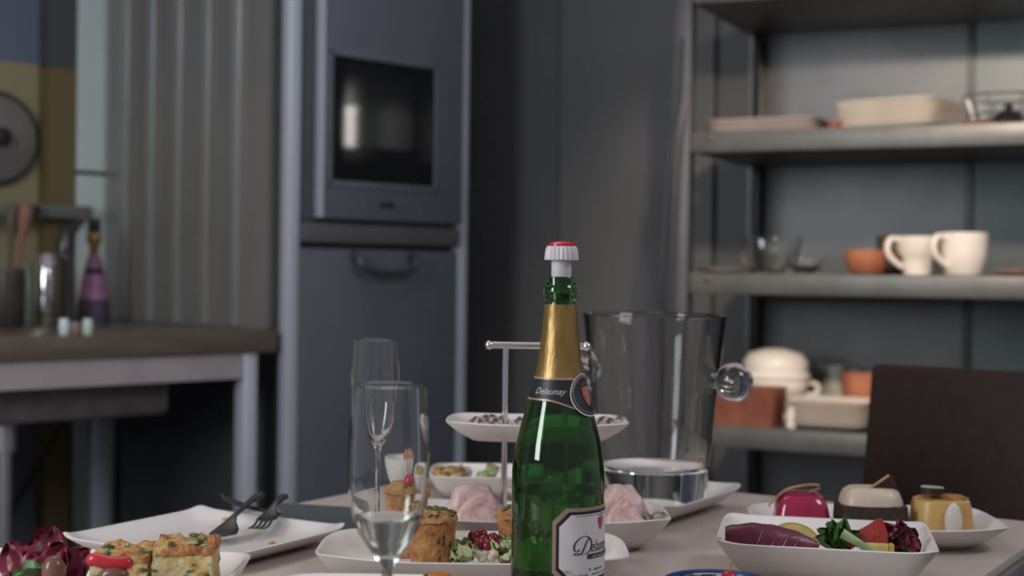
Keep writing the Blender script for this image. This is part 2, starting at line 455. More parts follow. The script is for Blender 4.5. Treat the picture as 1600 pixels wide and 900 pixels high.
tag(o, 'slim dusty pink shaker behind the perforated steel holder', 'shaker')
# tap
p = on_counter(104, 507)
fa = thing('kitchen_tap', 'dark metal kitchen tap with rounded spout on the sink counter', 'tap', p, R(84))
bm = B(); add_lathe(bm, [(.0, .0), (.026, .0), (.026, .012), (.017, .018), (.016, .20), (.0, .20)], 24); part('body', bm, mat('dark_tap_metal', (.10, .095, .10), (.08, .078, .08), rough=.25, metal=.7), fa)
bm = B(); add_tube(bm, smooth_path([(0, 0, .19), (0, .0, .235), (-.02, -.01, .265), (-.06, -.02, .27), (-.075, -.022, .235), (-.075, -.022, .205)], 7), .022, 14); part('spout', bm, MATS['dark_tap_metal'], fa)
bm = B(); add_tube(bm, [(0, 0, .24), (.03, -.005, .27), (.075, -.012, .315)], [.010, .008, .010], 10); lv = part('lever', bm, MATS['dark_tap_metal'], fa)
bm = B(); add_blob(bm, (.078, -.012, .318), (.013, .013, .013), 0, sub=2); part('lever_cap', bm, mat('dull_red_cap', (.22, .08, .07), rough=.4), lv)
for (px, m_, lab, h) in ((100, mat('pale_blue_glaze', (.66, .78, .80), rough=.15), 'small pale blue cup at the counter edge, left of the pair', .042),
                         (118, mat('mauve_glaze', (.25, .17, .17), rough=.3), 'tiny mauve cup standing between the two pale cups', .034),
                         (137, mat('pale_green_glaze', (.55, .66, .55), rough=.15), 'small pale green cup at the counter edge below the pink bottle', .042)):
    p = on_counter(px, 524)
    bm = B(); add_lathe(bm, [(0, 0), (.009, 0), (.0125, .004), (.0135, h * .6), (.0115, h), (.0095, h), (.0105, h * .6), (.009, .006), (0, .006)], 20)
    o = part('egg_cup', bm, m_); o.location = p; tag(o, lab, 'cup')
# crock with utensils, bottles at the far left
p = on_counter(10, 511)
cr = thing('utensil_crock', 'dark brown crock holding wooden spoons at the left of the counter', 'crock', p)
bm = B(); add_lathe(bm, [(0, 0), (.042, 0), (.048, .01), (.050, .15), (.047, .165), (.043, .165), (.044, .15), (.041, .012), (0, .012)], 32); part('pot', bm, mat('brown_stoneware', (.055, .045, .035), (.04, .033, .027), scale=20, rough=.4), cr)
for i, (dx, dy, c) in enumerate(((-.05, .01, (.22, .09, .05)), (.035, .0, (.26, .12, .09)), (.0, .03, (.12, .10, .06)))):
    us = part('wooden_spoon', add_tube(B(), [(dx * .3, dy * .3, .02), (dx * 1.1, dy, .24), (dx * 1.35, dy * 1.2, .29), (dx * 1.5, dy * 1.3, .335), (dx * 1.55, dy * 1.3, .35)], [.006, .007, .018, .02, .008], 10), mat('spoon_wood_%d' % i, c, rough=.6))
    us.location = p + Vector((0, 0, .0)); tag(us, ['reddish wooden spoon leaning left in the brown crock', 'pinkish wooden spoon leaning right in the brown crock', 'olive brown wooden spoon upright in the brown crock'][i], 'spoon')
p = on_counter(46, 505)
bm = B(); add_lathe(bm, [(0, 0), (.013, 0), (.0145, .005), (.0145, .14), (.008, .165), (.008, .185), (0, .186)], 20)
o = part('green_bottle', bm, mat('grey_green_glass', (.14, .18, .15), rough=.15)); o.location = p; tag(o, 'grey green oil bottle between the crock and the steel holder', 'bottle')

# =================================================================== SHELF UNIT
su = thing('shelf_unit', 'grey metal shelving unit with deep open shelves', 'shelf', SC, SR)
shelf_m = mat('grey_shelf_metal', (0.135, 0.135, 0.13), (0.115, 0.115, 0.11), scale=14, rough=0.4, metal=.35, bump=.05)
back_m = mat('shelf_back_metal', (0.115, 0.118, 0.120), (0.095, 0.098, 0.10), scale=5, rough=0.36, metal=.35)
dpost0 = mat('dark_bolt', (.08, .08, .08), rough=.4, metal=.3)
SZ = [1.870, 1.463, 1.078, 0.662, 0.20]
for z in SZ:
    b_ = part('shelf_board', add_box(B(), 0.002, 1.75, 0.0, 0.56, z - 0.057, z, .003), shelf_m, su)
    for x in (0.055, 1.69):
        bm = B(); add_lathe(bm, [(0, 0), (.009, 0), (.009, .003), (.005, .005), (0, .005)], 12)
        part('bolt', bm, dpost0, b_, loc=(x, 0.0, z - .018), rot=(R(90), 0, 0))
post_m = mat('dark_post', (0.085, 0.087, 0.095), (0.075, 0.077, 0.085), rough=.4, metal=.3)
for x, y in ((-0.052, 0.0), (1.752, 0.0)):
    part('front_post', add_box(B(), x, x + .05, y, y + .05, 0, 2.3, .003), post_m, su)
dpost = mat('black_post', (0.035, 0.035, 0.036), (.03, .03, .031), rough=.3, metal=.5)
for x in (0.02, 1.72):
    part('rear_post', add_box(B(), x, x + .032, 0.545, 0.580, 0, 2.3, .003), dpost, su)
part('back_sheet', add_box(B(), 0.0, 0.655, 0.585, 0.60, 0.1, 2.3), back_m, su, smooth=False)
part('back_strip', add_box(B(), 0.650, 0.672, 0.572, 0.60, 0.1, 2.3), dpost, su, smooth=False)
part('back_sheet', add_box(B(), 0.667, 1.75, 0.585, 0.60, 0.1, 2.3), mat('teal_grey_sheet', (0.115, 0.135, 0.14), (.10, .12, .125), scale=5, rough=.4, metal=.3), su, smooth=False)

cb_pts = [D(1066, 60, 3.86), D(1063, 150, 3.86), D(1050, 215, 3.86), D(1042, 300, 3.86), D(1036, 415, 3.86), D(1034, 480, 3.86), D(1033, 700, 3.87)]
bm = B(); add_tube(bm, smooth_path(cb_pts, 6), .006, 8)
o = part('black_cable', bm, blackish); tag(o, 'black cable hanging down in front of the shelf post', 'cable')

# a slim tube lamp at the right end of the upper shelf
lamp = thing('tube_lamp', 'slim upright tube lamp at the right end of the upper shelf', 'lamp', SM @ Vector((1.20, 0.485, 1.463)), SR)
bm = B(); add_lathe(bm, [(0, 0), (.05, 0), (.05, .010), (.010, .016), (.010, .128), (0, .128)], 24); part('base', bm, blackish, lamp)
em = bpy.data.materials.new('lamp_tube'); em.use_nodes = True
pp = em.node_tree.nodes['Principled BSDF']; pp.inputs['Emission Color'].default_value = (1, .93, .86, 1); pp.inputs['Emission Strength'].default_value = 20
bm = B(); add_lathe(bm, [(0, .128), (.020, .128), (.020, .30), (.026, .31), (.024, .335), (0, .342)], 24); part('tube', bm, em, lamp)

def on_shelf(px, yl, z):
    """point on a shelf level at picture column px, yl behind the front lip"""
    d = ray(px, 430); a = SM @ Vector((0, yl, 0)); ux = Vector((math.cos(SR), math.sin(SR)))
    # a + t*ux parallel to (d.x, d.y)
    t = (a.x * d.y - a.y * d.x) / (ux.y * d.x - ux.x * d.y)
    return Vector((a.x + t * ux.x, a.y + t * ux.y, z))

def plate_stack(px, yl, z, n, a, b, step, m_, lab, group, rot, name='square_plate', h=.022):
    c = on_shelf(px, yl, z); names = ['lowest', 'second lowest', 'third from the bottom', 'fourth from the bottom', 'fifth from the bottom', 'sixth']
    for k in range(n):
        bm = B(); add_dish(bm, a, b, h, foot=.045, well=.035, n=7, t=.004, inner=.008, seg=48)
        o = part(name, bm, m_); o.location = c + Vector((random.uniform(-.003, .003), random.uniform(-.003, .003), step * k + .0005)); o.rotation_euler = (0, 0, rot + random.uniform(-.03, .03))
        tag(o, lab % ('topmost' if k == n - 1 else names[k]), 'plate', group)

L1, L2, L3 = SZ[1], SZ[2], SZ[3]
plate_stack(1199, .26, L1, 3, .165, .12, .013, grey_china, 'pinkish grey platter, %s in the dim stack on the upper shelf', 'dim platters on the upper shelf', SR)
plate_stack(1404, .22, L1, 5, .152, .13, .0150, warm_china, 'cream square plate, %s in the bright stack on the upper shelf', 'cream plates on the upper shelf', SR - .28)
p = on_shelf(1301, .14, L1)
bm = B(); add_lathe(bm, [(0, 0), (.018, 0), (.024, .03), (.022, .03), (.016, .004), (0, .004)], 20); o = part('brown_ramekin', bm, terra_dark); o.location = p
tag(o, 'small brown ramekin between the two plate stacks', 'ramekin')
p = on_shelf(1572, .20, L1)
wk = thing('dark_pot_lid', 'dark domed pot lid on the upper shelf right of the plates', 'pot lid', p)
bm = B(); add_lathe(bm, [(0, 0), (.055, 0), (.055, .006), (.045, .03), (.02, .05), (0, .054)], 28); lp_ = part('dome', bm, blackish, wk)
bm = B(); add_lathe(bm, [(0, .05), (.008, .052), (.012, .066), (0, .07)], 16); part('knob', bm, blackish, lp_)
p = on_shelf(1570, .36, L1)
wb_ = thing('wire_basket', 'shallow round wire basket behind the dark pot lid', 'basket', p)
for zz, rr in ((.006, .085), (.055, .10), (.105, .115)):
    bm = B(); add_tube(bm, [(rr * math.cos(2 * PI * k / 32), rr * math.sin(2 * PI * k / 32), zz) for k in range(33)], .0035, 8); part('hoop', bm, steel, wb_)
for k in range(16):
    a = 2 * PI * k / 16
    bm = B(); add_tube(bm, [(.085 * math.cos(a), .085 * math.sin(a), .006), (.115 * math.cos(a), .115 * math.sin(a), .105)], .0025, 6); part('wire', bm, steel, wb_)
p = on_shelf(1526, .08, L1)
bm = B(); add_dish(bm, .04, .03, .012, foot=.012, well=.01, n=3, inner=.004, seg=32); o = part('small_tray', bm, terracotta); o.location = p + Vector((0, 0, .0005))
tag(o, 'tiny reddish tray at the shelf lip beside the cream plates', 'tray')

# middle shelf
def bowl(name, p, r, h, m_, lab, cat, foot=.45, seg=36, group=None):
    bm = B(); f = r * foot
    add_lathe(bm, [(0, 0), (f, 0), (f, .005), (r * .8, h * .35), (r * .97, h * .75), (r, h), (r - .004, h), (r * .93, h * .75), (r * .76, h * .38), (f, .010), (0, .010)], seg)
    o = part(name, bm, m_); o.location = p; return tag(o, lab, cat, group)
bowl('glass_bowl', on_shelf(1200, .22, L2), .095, .105, clear, 'clear glass bowl on the middle shelf, the larger of two', 'bowl')
bowl('glass_bowl', on_shelf(1258, .12, L2), .05, .045, clear, 'low clear glass bowl on the middle shelf, the smaller of two', 'bowl')
bm = B(); add_lathe(bm, [(0, 0), (.045, 0), (.075, .010), (.078, .014), (.072, .014), (.045, .006), (0, .006)], 32); o = part('saucer', bm, grey_china); o.location = on_shelf(1232, .08, L2) + Vector((0, 0, .0)); 
o.location = on_shelf(1130, .20, L2); tag(o, 'grey saucer at the left end of the middle shelf', 'saucer')
tb = thing('terracotta_bowl', 'small orange terracotta bowl with a lug on the middle shelf', 'bowl', on_shelf(1355, .12, L2))
bm = B(); add_lathe(bm, [(0, 0), (.035, 0), (.045, .006), (.060, .040), (.062, .064), (.057, .066), (.054, .042), (.04, .012), (0, .012)], 36); part('body', bm, terracotta, tb)
bm = B(); add_blob(bm, (.063, -.02, .050), (.016, .012, .012), .05, sub=2); part('lug', bm, terracotta, tb)
def mug(px, yl, s, lab, m_, hang, two=False):
    t = thing('mug', lab, 'mug', on_shelf(px, yl, L2), 0)
    bm = B()
    if two: pr = [(0, 0), (.036, 0), (.040, .004), (.041, .038), (.047, .052), (.060, .072), (.064, .112), (.060, .112), (.056, .074), (.040, .05), (.036, .01), (0, .01)]
    else: pr = [(0, 0), (.044, 0), (.050, .005), (.060, .06), (.062, .115), (.058, .115), (.055, .06), (.045, .012), (0, .012)]
    add_lathe(bm, [(r * s, z * s) for r, z in pr], 36); part('body', bm, m_, t)
    a = R(hang); c, sn = math.cos(a), math.sin(a)
    bm = B(); add_tube(bm, [(c * x * s, sn * x * s, z * s) for x, z in smooth_path2([(.054, .098), (.085, .104), (.097, .080), (.088, .052), (.060, .030), (.047, .024)])], .0085 * s, 10)
    part('handle', bm, m_, t); return t
def smooth_path2(p):
    return [(q.x, q.z) for q in smooth_path([(x, 0, z) for x, z in p], 6)]
mug(1433, .13, .92, 'cream footed mug with left handle next to the terracotta bowl', warm_china, 195, True)
mug(1506, .12, .98, 'cream straight mug with left handle, rightmost on the middle shelf', warm_china, 200)
mug(1402, .30, .95, 'dull brown mug in the shade behind the footed cream mug', mat('dull_brown_glaze', (.11, .085, .07), (.09, .07, .06), rough=.4), 250)
bm = B(); add_dish(bm, .07, .05, .018, foot=.02, well=.016, n=5, inner=.006, seg=40); o = part('pink_dish', bm, mat('pink_glaze', (.36, .20, .17), (.30, .17, .15), rough=.4)); o.location = on_shelf(1598, .10, L2) + Vector((0, 0, .0005)); o.rotation_euler = (0, 0, SR)
tag(o, 'low pink dish at the right of the middle shelf', 'dish')

# lower shelf
td = thing('terracotta_loaf_dish', 'reddish brown rectangular loaf dish on the lower shelf', 'dish', on_shelf(1172, .085, L3), SR)
bm = B(); n7 = 10
add_loft(bm, [sq_ring(.084, .06, 0, n7), sq_ring(.094, .068, .100, n7), sq_ring(.096, .07, .104, n7), sq_ring(.090, .064, .104, n7), sq_ring(.080, .055, .008, n7)]); part('body', bm, terra_dark, td)
tu = thing('tureen', 'cream lidded tureen with side handles behind the loaf dish', 'tureen', on_shelf(1214, .255, L3))
bm = B(); add_lathe(bm, [(0, 0), (.055, 0), (.058, .01), (.045, .022), (.080, .06), (.096, .11), (.093, .118), (0, .118)], 40); tbdy = part('body', bm, warm_china, tu)
bm = B(); add_lathe(bm, [(0, .119), (.098, .119), (.100, .126), (.090, .140), (.092, .165), (.075, .190), (.03, .203), (0, .205)], 40); part('lid', bm, warm_china, tu)
for s in (-1, 1):
    bm = B(); add_tube(bm, smooth_path([(s * .088, 0, .105), (s * .118, 0, .100), (s * .118, 0, .075), (s * .083, 0, .07)], 5), .009, 10); part('handle', bm, warm_china, tu)
pt = thing('milk_jug', 'small grey green jug with pouring lip behind the plate stack', 'jug', on_shelf(1306, .44, L3))
bm = B(); add_lathe(bm, [(0, 0), (.032, 0), (.045, .03), (.046, .07), (.033, .115), (.038, .150), (.035, .150), (.030, .115), (.042, .07), (.04, .03), (0, .01)], 32); part('body', bm, mat('greenish_cream_glaze', (.50, .49, .40), (.42, .42, .34), rough=.35), pt)
bm = B(); add_tube(bm, smooth_path([(.032, 0, .135), (.07, 0, .13), (.07, 0, .08), (.044, 0, .06)], 5), .007, 10); part('handle', bm, MATS['greenish_cream_glaze'], pt)
bm = B(); add_tube(bm, [(-.028, 0, .138), (-.046, 0, .156)], [.016, .007], 10); part('spout', bm, MATS['greenish_cream_glaze'], pt)
o = bowl('terracotta_pot', on_shelf(1352, .28, L3), .062, .14, terracotta, 'tall terracotta pot on the lower shelf beside the chair back', 'pot', foot=.7)
plate_stack(1304, .12, L3, 5, .112, .09, .0145, warm_china, 'cream plate, %s in the stack on the lower shelf', 'plates on the lower shelf', SR, h=.020)
p = on_shelf(1240, .05, L3)
bm = B(); add_lathe(bm, [(0, 0), (.012, 0), (.016, .008), (.010, .02), (.013, .045), (.008, .06), (0, .062)], 20); o = part('cream_cruet', bm, warm_china); o.location = p
tag(o, 'tiny cream cruet between the loaf dish and the plates', 'cruet')

# =================================================================== TABLE AND CHAIR
EA = R(58)
TM_org = Vector((0, 0, 0))
ev = Vector((math.cos(EA), math.sin(EA), 0)); nv_ = Vector((math.sin(EA), -math.cos(EA), 0))
# local frame: x along nv_ (to the right), y along ev (away)
tb_ = thing('dining_table', 'pale wooden dining table with dark grey edge carrying the buffet', 'table', (0, 0, 0), EA - R(90))
TZ = 0.75
top_m = mat('pale_table_wood', (0.54, 0.445, 0.395), (0.47, 0.385, 0.34), scale=3.5, rough=0.42, stretch=(6, 1, 1), lo=.3, hi=.7, detail=8)
part('table_top', add_box(B(), -1.292, -0.380, 0.35, 1.975, TZ - .012, TZ, .002), top_m, tb_)
part('edge_band', add_box(B(), -1.288, -0.372, 0.354, 1.971, TZ - .055, TZ - .0125, .002), mat('grey_edge', (.16, .15, .15), (.13, .12, .12), rough=.5), tb_)
for x in (-1.24, -0.43):
    for y in (0.40, 1.60):
        part('leg', add_box(B(), x - .03, x + .03, y - .03, y + .03, 0, TZ - .056, .004), mat('grey_leg', (.12, .12, .12), rough=.5), tb_)

leather = mat('dark_brown_leather', (0.026, 0.012, 0.011), (0.032, 0.015, 0.014), scale=60, rough=0.6, bump=.1, spec=.2)
chl = D(1368, 569, 2.42)
ch = thing('dining_chair', 'dark brown leather dining chair at the far end of the table', 'chair', (chl.x, chl.y, 0), R(-38))
zt = chl.z
bm = B(); add_box(bm, 0, 0.46, -0.02, 0.02, 0.40, zt, .008)
for v in bm.verts: v.co.y -= (zt - v.co.z) * .16
part('backrest', bm, leather, ch)
part('seat', add_box(B(), 0.0, 0.46, -0.48, -0.075, 0.40, 0.47, .015), leather, ch)
for x in (0.03, 0.43):
    for y in (-0.44, -0.10):
        part('leg', add_box(B(), x - .02, x + .02, y - .02, y + .02, 0.0, 0.405, .003), leather, ch)

# =================================================================== BOTTLE
bx, by = (876 - 800) / F * 1.349, 1.349
bot = thing('champagne_bottle', 'green champagne bottle with gold foil neck and white label', 'bottle', (bx, by, TZ))
PR = [(.0425, .004), (.044, .010), (.044, .138), (.0425, .150), (.0406, .163), (.0345, .186), (.0303, .201), (.0262, .214), (.0225, .227), (.0197, .243), (.0177, .261), (.0160, .280), (.0150, .295),
      (.0147, .298), (.0150, .3005), (.0165, .3035), (.0165, .309), (.0152, .3115), (.0142, .313), (.0142, .319), (.0135, .3205)]
def BR(z):
    for (r0, z0), (r1, z1) in zip(PR[:-1], PR[1:]):
        if z0 <= z <= z1: return r0 + (r1 - r0) * (z - z0) / (z1 - z0)
    return PR[0][0]
prof = [(0, .012), (.02, .010), (.036, .0)] + PR
inner = [(.0095, .3205), (.0095, .295), (.012, .28)] + [(r - .0032, z) for r, z in reversed(PR[2:11])] + [(.0405, .02), (.036, .0085), (.02, .016), (0, .018)]
green = mat('green_bottle_glass', (0.13, 0.35, 0.12), rough=0.02, trans=1.0, ior=1.5)
bm = B(); add_lathe(bm, prof + inner, 64); gl = part('glass', bm, green, bot)
bm = B(); add_lathe(bm, [(0, .0185), (.02, .0165), (.036, .009), (.0407, .021), (.0409, .118), (0, .118)], 64)
part('wine', bm, mat('pale_wine', (0.93, 0.93, 0.60), rough=0.0, trans=1.0, ior=1.34), gl)
gold = mat('gold_foil', (0.38, 0.245, 0.09), (0.30, 0.19, 0.065), scale=90, rough=0.38, metal=0.75, bump=.25, bscale=140, stretch=(1, 1, .25))
zz = [.2225 + (.2945 - .2225) * k / 14 for k in range(15)]
bm = B(); add_lathe(bm, [(BR(z) + .0004, z) for z in zz] + [(BR(z) - .0001, z) for z in reversed(zz)], 64, closed=True)
foil = part('foil', bm, gold, bot)
LA = R(-90 + 60)     # the direction the label faces
def wrap(ang, z, off):
    r = BR(z) + off; return (r * math.cos(ang), r * math.sin(ang), z)
# raised dotted seam of the foil
bm = B()
for k in range(26):
    z = .226 + k * .0026
    q = wrap(LA + R(18), z, .0006); add_blob(bm, q, (.0011, .0011, .0009), 0, sub=1)
part('foil_beading', bm, gold, foil)
def band(z0f, z1f, a0, a1, off, na=48, nz=6, thick=.0003):
    """closed wrapped patch; z0f, z1f give lower and upper edge by angle"""
    bm = B(); O, I = [], []
    for i in range(na + 1):
        a = a0 + (a1 - a0) * i / na; ro, ri = [], []
        for j in range(nz + 1):
            z = z0f(a) + (z1f(a) - z0f(a)) * j / nz
            ro.append(bm.verts.new(wrap(a, z, off))); ri.append(bm.verts.new(wrap(a, z, off - thick)))
        O.append(ro); I.append(ri)
    for i in range(na):
        for j in range(nz):
            bm.faces.new((O[i][j], O[i + 1][j], O[i + 1][j + 1], O[i][j + 1])); bm.faces.new((I[i][j], I[i][j + 1], I[i + 1][j + 1], I[i + 1][j]))
        bm.faces.new((O[i][0], I[i][0], I[i + 1][0], O[i + 1][0])); bm.faces.new((O[i][nz], O[i + 1][nz], I[i + 1][nz], I[i][nz]))
    for j in range(nz):
        bm.faces.new((O[0][j], O[0][j + 1], I[0][j + 1], I[0][j])); bm.faces.new((O[na][j], I[na][j], I[na][j + 1], O[na][j + 1]))
    return bm
blk_paper = mat('black_label_paper', (0.012, 0.013, 0.016), (0.016, 0.017, 0.02), scale=80, rough=0.45)
rose_gold = mat('rose_gold_print', (0.42, 0.28, 0.22), (0.36, 0.24, 0.18), scale=80, rough=0.4, metal=.3)
white_paper = mat('white_label_paper', (0.66, 0.63, 0.63), (0.62, 0.59, 0.59), scale=60, rough=0.5)
ink = mat('black_ink', (0.03, 0.03, 0.035), rough=.5)
red_ink = mat('red_crest_ink', (0.34, 0.03, 0.05), (0.42, 0.10, 0.10), scale=400, rough=.5)
silver_ink = mat('silver_ink', (0.50, 0.48, 0.44), rough=.4)
def lowz(a):      # the neck band dips towards the medallion
    k = max(0, math.cos(a - LA)); return .2055 - .011 * k ** 2
neck = part('neck_band', band(lambda a: lowz(a), lambda a: .2255, LA - PI, LA + PI * .999, .0008, 72), blk_paper, bot)
part('trim_line', band(lambda a: .2243, lambda a: .2262, LA - PI, LA + PI * .999, .0011, 72, 2), rose_gold, neck)
part('trim_line', band(lambda a: lowz(a) - .0006, lambda a: lowz(a) + .0010, LA - PI, LA + PI * .999, .0011, 72, 2), rose_gold, neck)
def disc_patch(r0, zc, off, seg=40, rings=5, rin=0.0, sz=1.0):
    bm = B(); rr0 = BR(zc); V = []
    for i in range(rings + 1):
        q = rin + (r0 - rin) * i / rings
        V.append([bm.verts.new(wrap(LA + (q * math.cos(2 * PI * k / seg)) / rr0, zc + sz * q * math.sin(2 * PI * k / seg), off)) for k in range(seg)])
    for i in range(rings):
        for k in range(seg):
            j = (k + 1) % seg; bm.faces.new((V[i][k], V[i][j], V[i + 1][j], V[i + 1][k]))
    return bm
med = part('medallion', disc_patch(.0200, .2100, .0014, rin=.0002), blk_paper, bot)
part('medallion_ring', disc_patch(.0202, .2100, .0018, rin=.0187, rings=1), silver_ink, med)
part('medallion_ring', disc_patch(.0170, .2100, .0018, rin=.0164, rings=1), rose_gold, med)
def crest(zc, s, off):
    pts = [(-.5, .55), (-.25, .5), (0, .62), (.25, .5), (.5, .55), (.48, .0), (.3, -.45), (0, -.75), (-.3, -.45), (-.48, 0)]
    bm = B(); rr = BR(zc)
    c = bm.verts.new(wrap(LA, zc, off)); vs = [bm.verts.new(wrap(LA + x * s / rr, zc + y * s, off)) for x, y in pts]
    for i in range(len(vs)): bm.faces.new((c, vs[i], vs[(i + 1) % len(vs)]))
    for (x, y, w_) in ((-.25, .72, .16), (0, .85, .2), (.25, .72, .16)):
        q = [bm.verts.new(wrap(LA + (x + dx * w_ / 2) * s / rr, zc + (y + dy * w_) * s, off)) for dx, dy in ((-1, -.5), (1, -.5), (0, .7))]
        bm.faces.new(q)
    return bm
part('crest', crest(.2100, .0135, .0020), mat('medallion_red', (.40, .07, .06), (.46, .22, .13), scale=300, rough=.5), med)

def text_part(s, size, ang, z, off, m_, parent, name='lettering', shear=0.0, wide=1.0, align='CENTER'):
    cu = bpy.data.curves.new('txt', 'FONT'); cu.body = s; cu.size = size; cu.shear = shear; cu.align_x = align; cu.resolution_u = 3
    to = bpy.data.objects.new('txt', cu); col.objects.link(to)
    dg = bpy.context.evaluated_depsgraph_get(); me = bpy.data.meshes.new_from_object(to.evaluated_get(dg))
    bpy.data.objects.remove(to); bpy.data.curves.remove(cu)
    bm = B(); bm.from_mesh(me); bpy.data.meshes.remove(me)
    rr = BR(z)
    for v in bm.verts: v.co = Vector(wrap(ang + v.co.x * wide / rr, z + v.co.y, off))
    return part(name, bm, m_, parent, smooth=False)
text_part('Delaunay', .0082, LA - R(83), .2110, .0013, silver_ink, neck, shear=.45)
# curved small print around the medallion
rr_ = BR(.2105)
bm = B()
for i in range(14):
    a = R(165 - i * 11)
    for k in (0, 1):
        ca, sa = math.cos(a + k * .06), math.sin(a + k * .06)
        q = [bm.verts.new(wrap(LA + r_ * math.cos(a + k * .06 + da) / rr_, .2100 + r_ * math.sin(a + k * .06 + da), .0021)) for r_, da in ((.0172, 0), (.0184, 0), (.0184, .03), (.0172, .03))]; bm.faces.new(q)
part('small_print', bm, silver_ink, med, smooth=False)
# body label: gold border, black line, white field, chamfered corners
zb, zt_ = .0360, .1075; aw = R(68)
def lab_patch(m, off, ch=.012):
    a0, a1 = LA - aw + m / .044, LA + aw - m / .044
    def c_(a):
        dd_ = min(a - a0, a1 - a) * .044; return max(0, ch - dd_)
    bm = B(); na = 60
    # denser columns at the chamfers through a non linear walk
    return band(lambda a: zb + m + c_(a), lambda a: zt_ - m - c_(a), a0, a1, off, na, 4)
lb = part('body_label', lab_patch(0, .0006), rose_gold, bot)
part('label_line', lab_patch(.0035, .0009, .0114), blk_paper, lb)
lf = part('label_field', lab_patch(.0062, .0012, .0108), white_paper, lb)
part('crest', crest(.0920, .0095, .0015), red_ink, lf)
# hand drawn script capital D, then the rest of the name
def strokes(polys, ang, z, s, off, wfun):
    bm = B(); rr = BR(z)
    for poly in polys:
        P_ = smooth_path([(x, y, 0) for x, y in poly], 8); prev = None
        for i, q in enumerate(P_):
            t = (P_[min(i + 1, len(P_) - 1)] - P_[max(i - 1, 0)]).normalized(); nn = Vector((-t.y, t.x, 0))
            w_ = wfun(i / (len(P_) - 1), t)
            pr_ = [bm.verts.new(wrap(ang + (q.x + nn.x * w_ * sg) * s / rr, z + (q.y + nn.y * w_ * sg) * s, off)) for sg in (-1, 1)]
            if prev: bm.faces.new((prev[0], prev[1], pr_[1], pr_[0]))
            prev = pr_
    return bm
dpoly = [[(.95, .92), (.78, .70), (.62, .38), (.45, .10), (.22, .02), (.02, .06), (.14, .12), (.45, .05), (.85, .10), (1.12, .40), (1.10, .78), (.80, 1.02), (.40, .98), (.08, .70), (.00, .36), (.18, .22), (.34, .34)]]
part('lettering', strokes(dpoly, LA - R(42), .0640, .0165, .0016, lambda u, t: .012 + .040 * abs(t.y)), ink, lf, smooth=False)
text_part('elaunay', .0155, LA - R(19.5), .0660, .0016, ink, lf, shear=.4, align='LEFT', wide=.62)
bar = part('text_bar', band(lambda a: .0598, lambda a: .0642, LA - R(24), LA + R(34), .0017, 30, 1), ink, lf)
def print_marks(runs, z, h, m_, parent, off):
    """a line of small print too fine to read: short upright strokes"""
    bm = B(); rr = BR(z)
    for a0, a1 in runs:
        n = max(2, int((a1 - a0) * rr / .0011)); rnd = random.Random(n)
        for k in range(n):
            if k % 6 == 5: continue
            a = a0 + (a1 - a0) * k / n; hh = h * rnd.uniform(.6, 1.0)
            q = [bm.verts.new(wrap(a + dx / rr, z + dz, off)) for dx, dz in ((0, 0), (.0006, 0), (.0007, hh), (.0001, hh))]; bm.faces.new(q)
    return part('small_print', bm, m_, parent, smooth=False)
text_part('0,75 L', .0042, LA - R(57), .0475, .0016, ink, lf, align='LEFT')
print_marks([(LA - R(17), LA + R(30))], .0608, .0022, silver_ink, bar, .0020)
print_marks([(LA - R(21), LA - R(18)), (LA - R(13), LA + R(6)), (LA + R(20), LA + R(40))], .0485, .0026, ink, lf, .0016)
print_marks([(LA - R(45), LA - R(22)), (LA - R(16), LA + R(26))], .0444, .0018, ink, lf, .0016)
print_marks([(LA - R(40), LA + R(20))], .0995, .0011, ink, lf, .0014)

st = thing('bottle_stopper', 'white ribbed plastic bottle stopper with red button on the green bottle', 'stopper', (bx + .0005, by, TZ + .3205))
frost = mat('frosted_white_plastic', (.62, .58, .59), (.58, .54, .55), scale=60, rough=.35, sss=.2)
bm = B(); add_lathe(bm, [(0, -.016), (.0085, -.016), (.0092, -.002), (.0094, .0008), (.0096, .016), (0, .016)], 32); part('stem', bm, frost, st)
bm = B(); rings = []
for (r, z) in ((.0145, .0155), (.0162, .0160), (.0162, .0185), (.0153, .026), (.0138, .0290), (.010, .0295)):
    rings.append([((r * (1 - (.055 if k % 2 else 0))) * math.cos(2 * PI * k / 48), (r * (1 - (.055 if k % 2 else 0))) * math.sin(2 * PI * k / 48), z) for k in range(48)])
add_loft(bm, rings); part('cap', bm, frost, st, ang=25)
bm = B(); add_lathe(bm, [(0, .0293), (.0132, .0293), (.0128, .0312), (.010, .0328), (.005, .0337), (0, .0339)], 40); part('button', bm, mat('red_gloss_plastic', (.50, .012, .03), rough=.15), st)

# =================================================================== FLUTES
def flute(name, p, lab, wine=None):
    t = thing(name, lab, 'glass', p)
    o_ = [(0, 0), (.033, 0), (.0335, .0012), (.026, .003), (.010, .006), (.0048, .012), (.0040, .03), (.0038, .07), (.0042, .098), (.0060, .106), (.0130, .1145), (.0205, .126), (.0260, .141), (.0290, .158), (.0300, .175), (.0297, .195), (.0286, .217), (.0276, .2390)]
    i_ = [(.0267, .2393), (.0277, .217), (.0288, .195), (.0291, .175), (.0281, .158), (.0250, .141), (.0193, .127), (.0115, .1165), (.004, .1125), (0, .112)]
    bm = B(); add_lathe(bm, o_ + i_, 64); part('glass', bm, clear, t, ang=60)
    if wine:
        pr = [(r + .0002, z) for r, z in reversed(i_) if z < wine]
        bm = B(); add_lathe(bm, [(0, .1119)] + pr[1:] + [(.0251, wine), (0, wine)], 64)
        part('wine', bm, mat('flute_wine', (.98, .98, .95), rough=0, trans=1, ior=1.33), t)
    return t
flute('champagne_flute', ((610 - 800) / F * 1.06, 1.06, TZ), 'champagne flute nearest the camera with a little wine left', .1405)
flute('champagne_flute', ((588 - 800) / F * 1.75, 1.75, TZ), 'empty champagne flute standing behind the nearest flute')

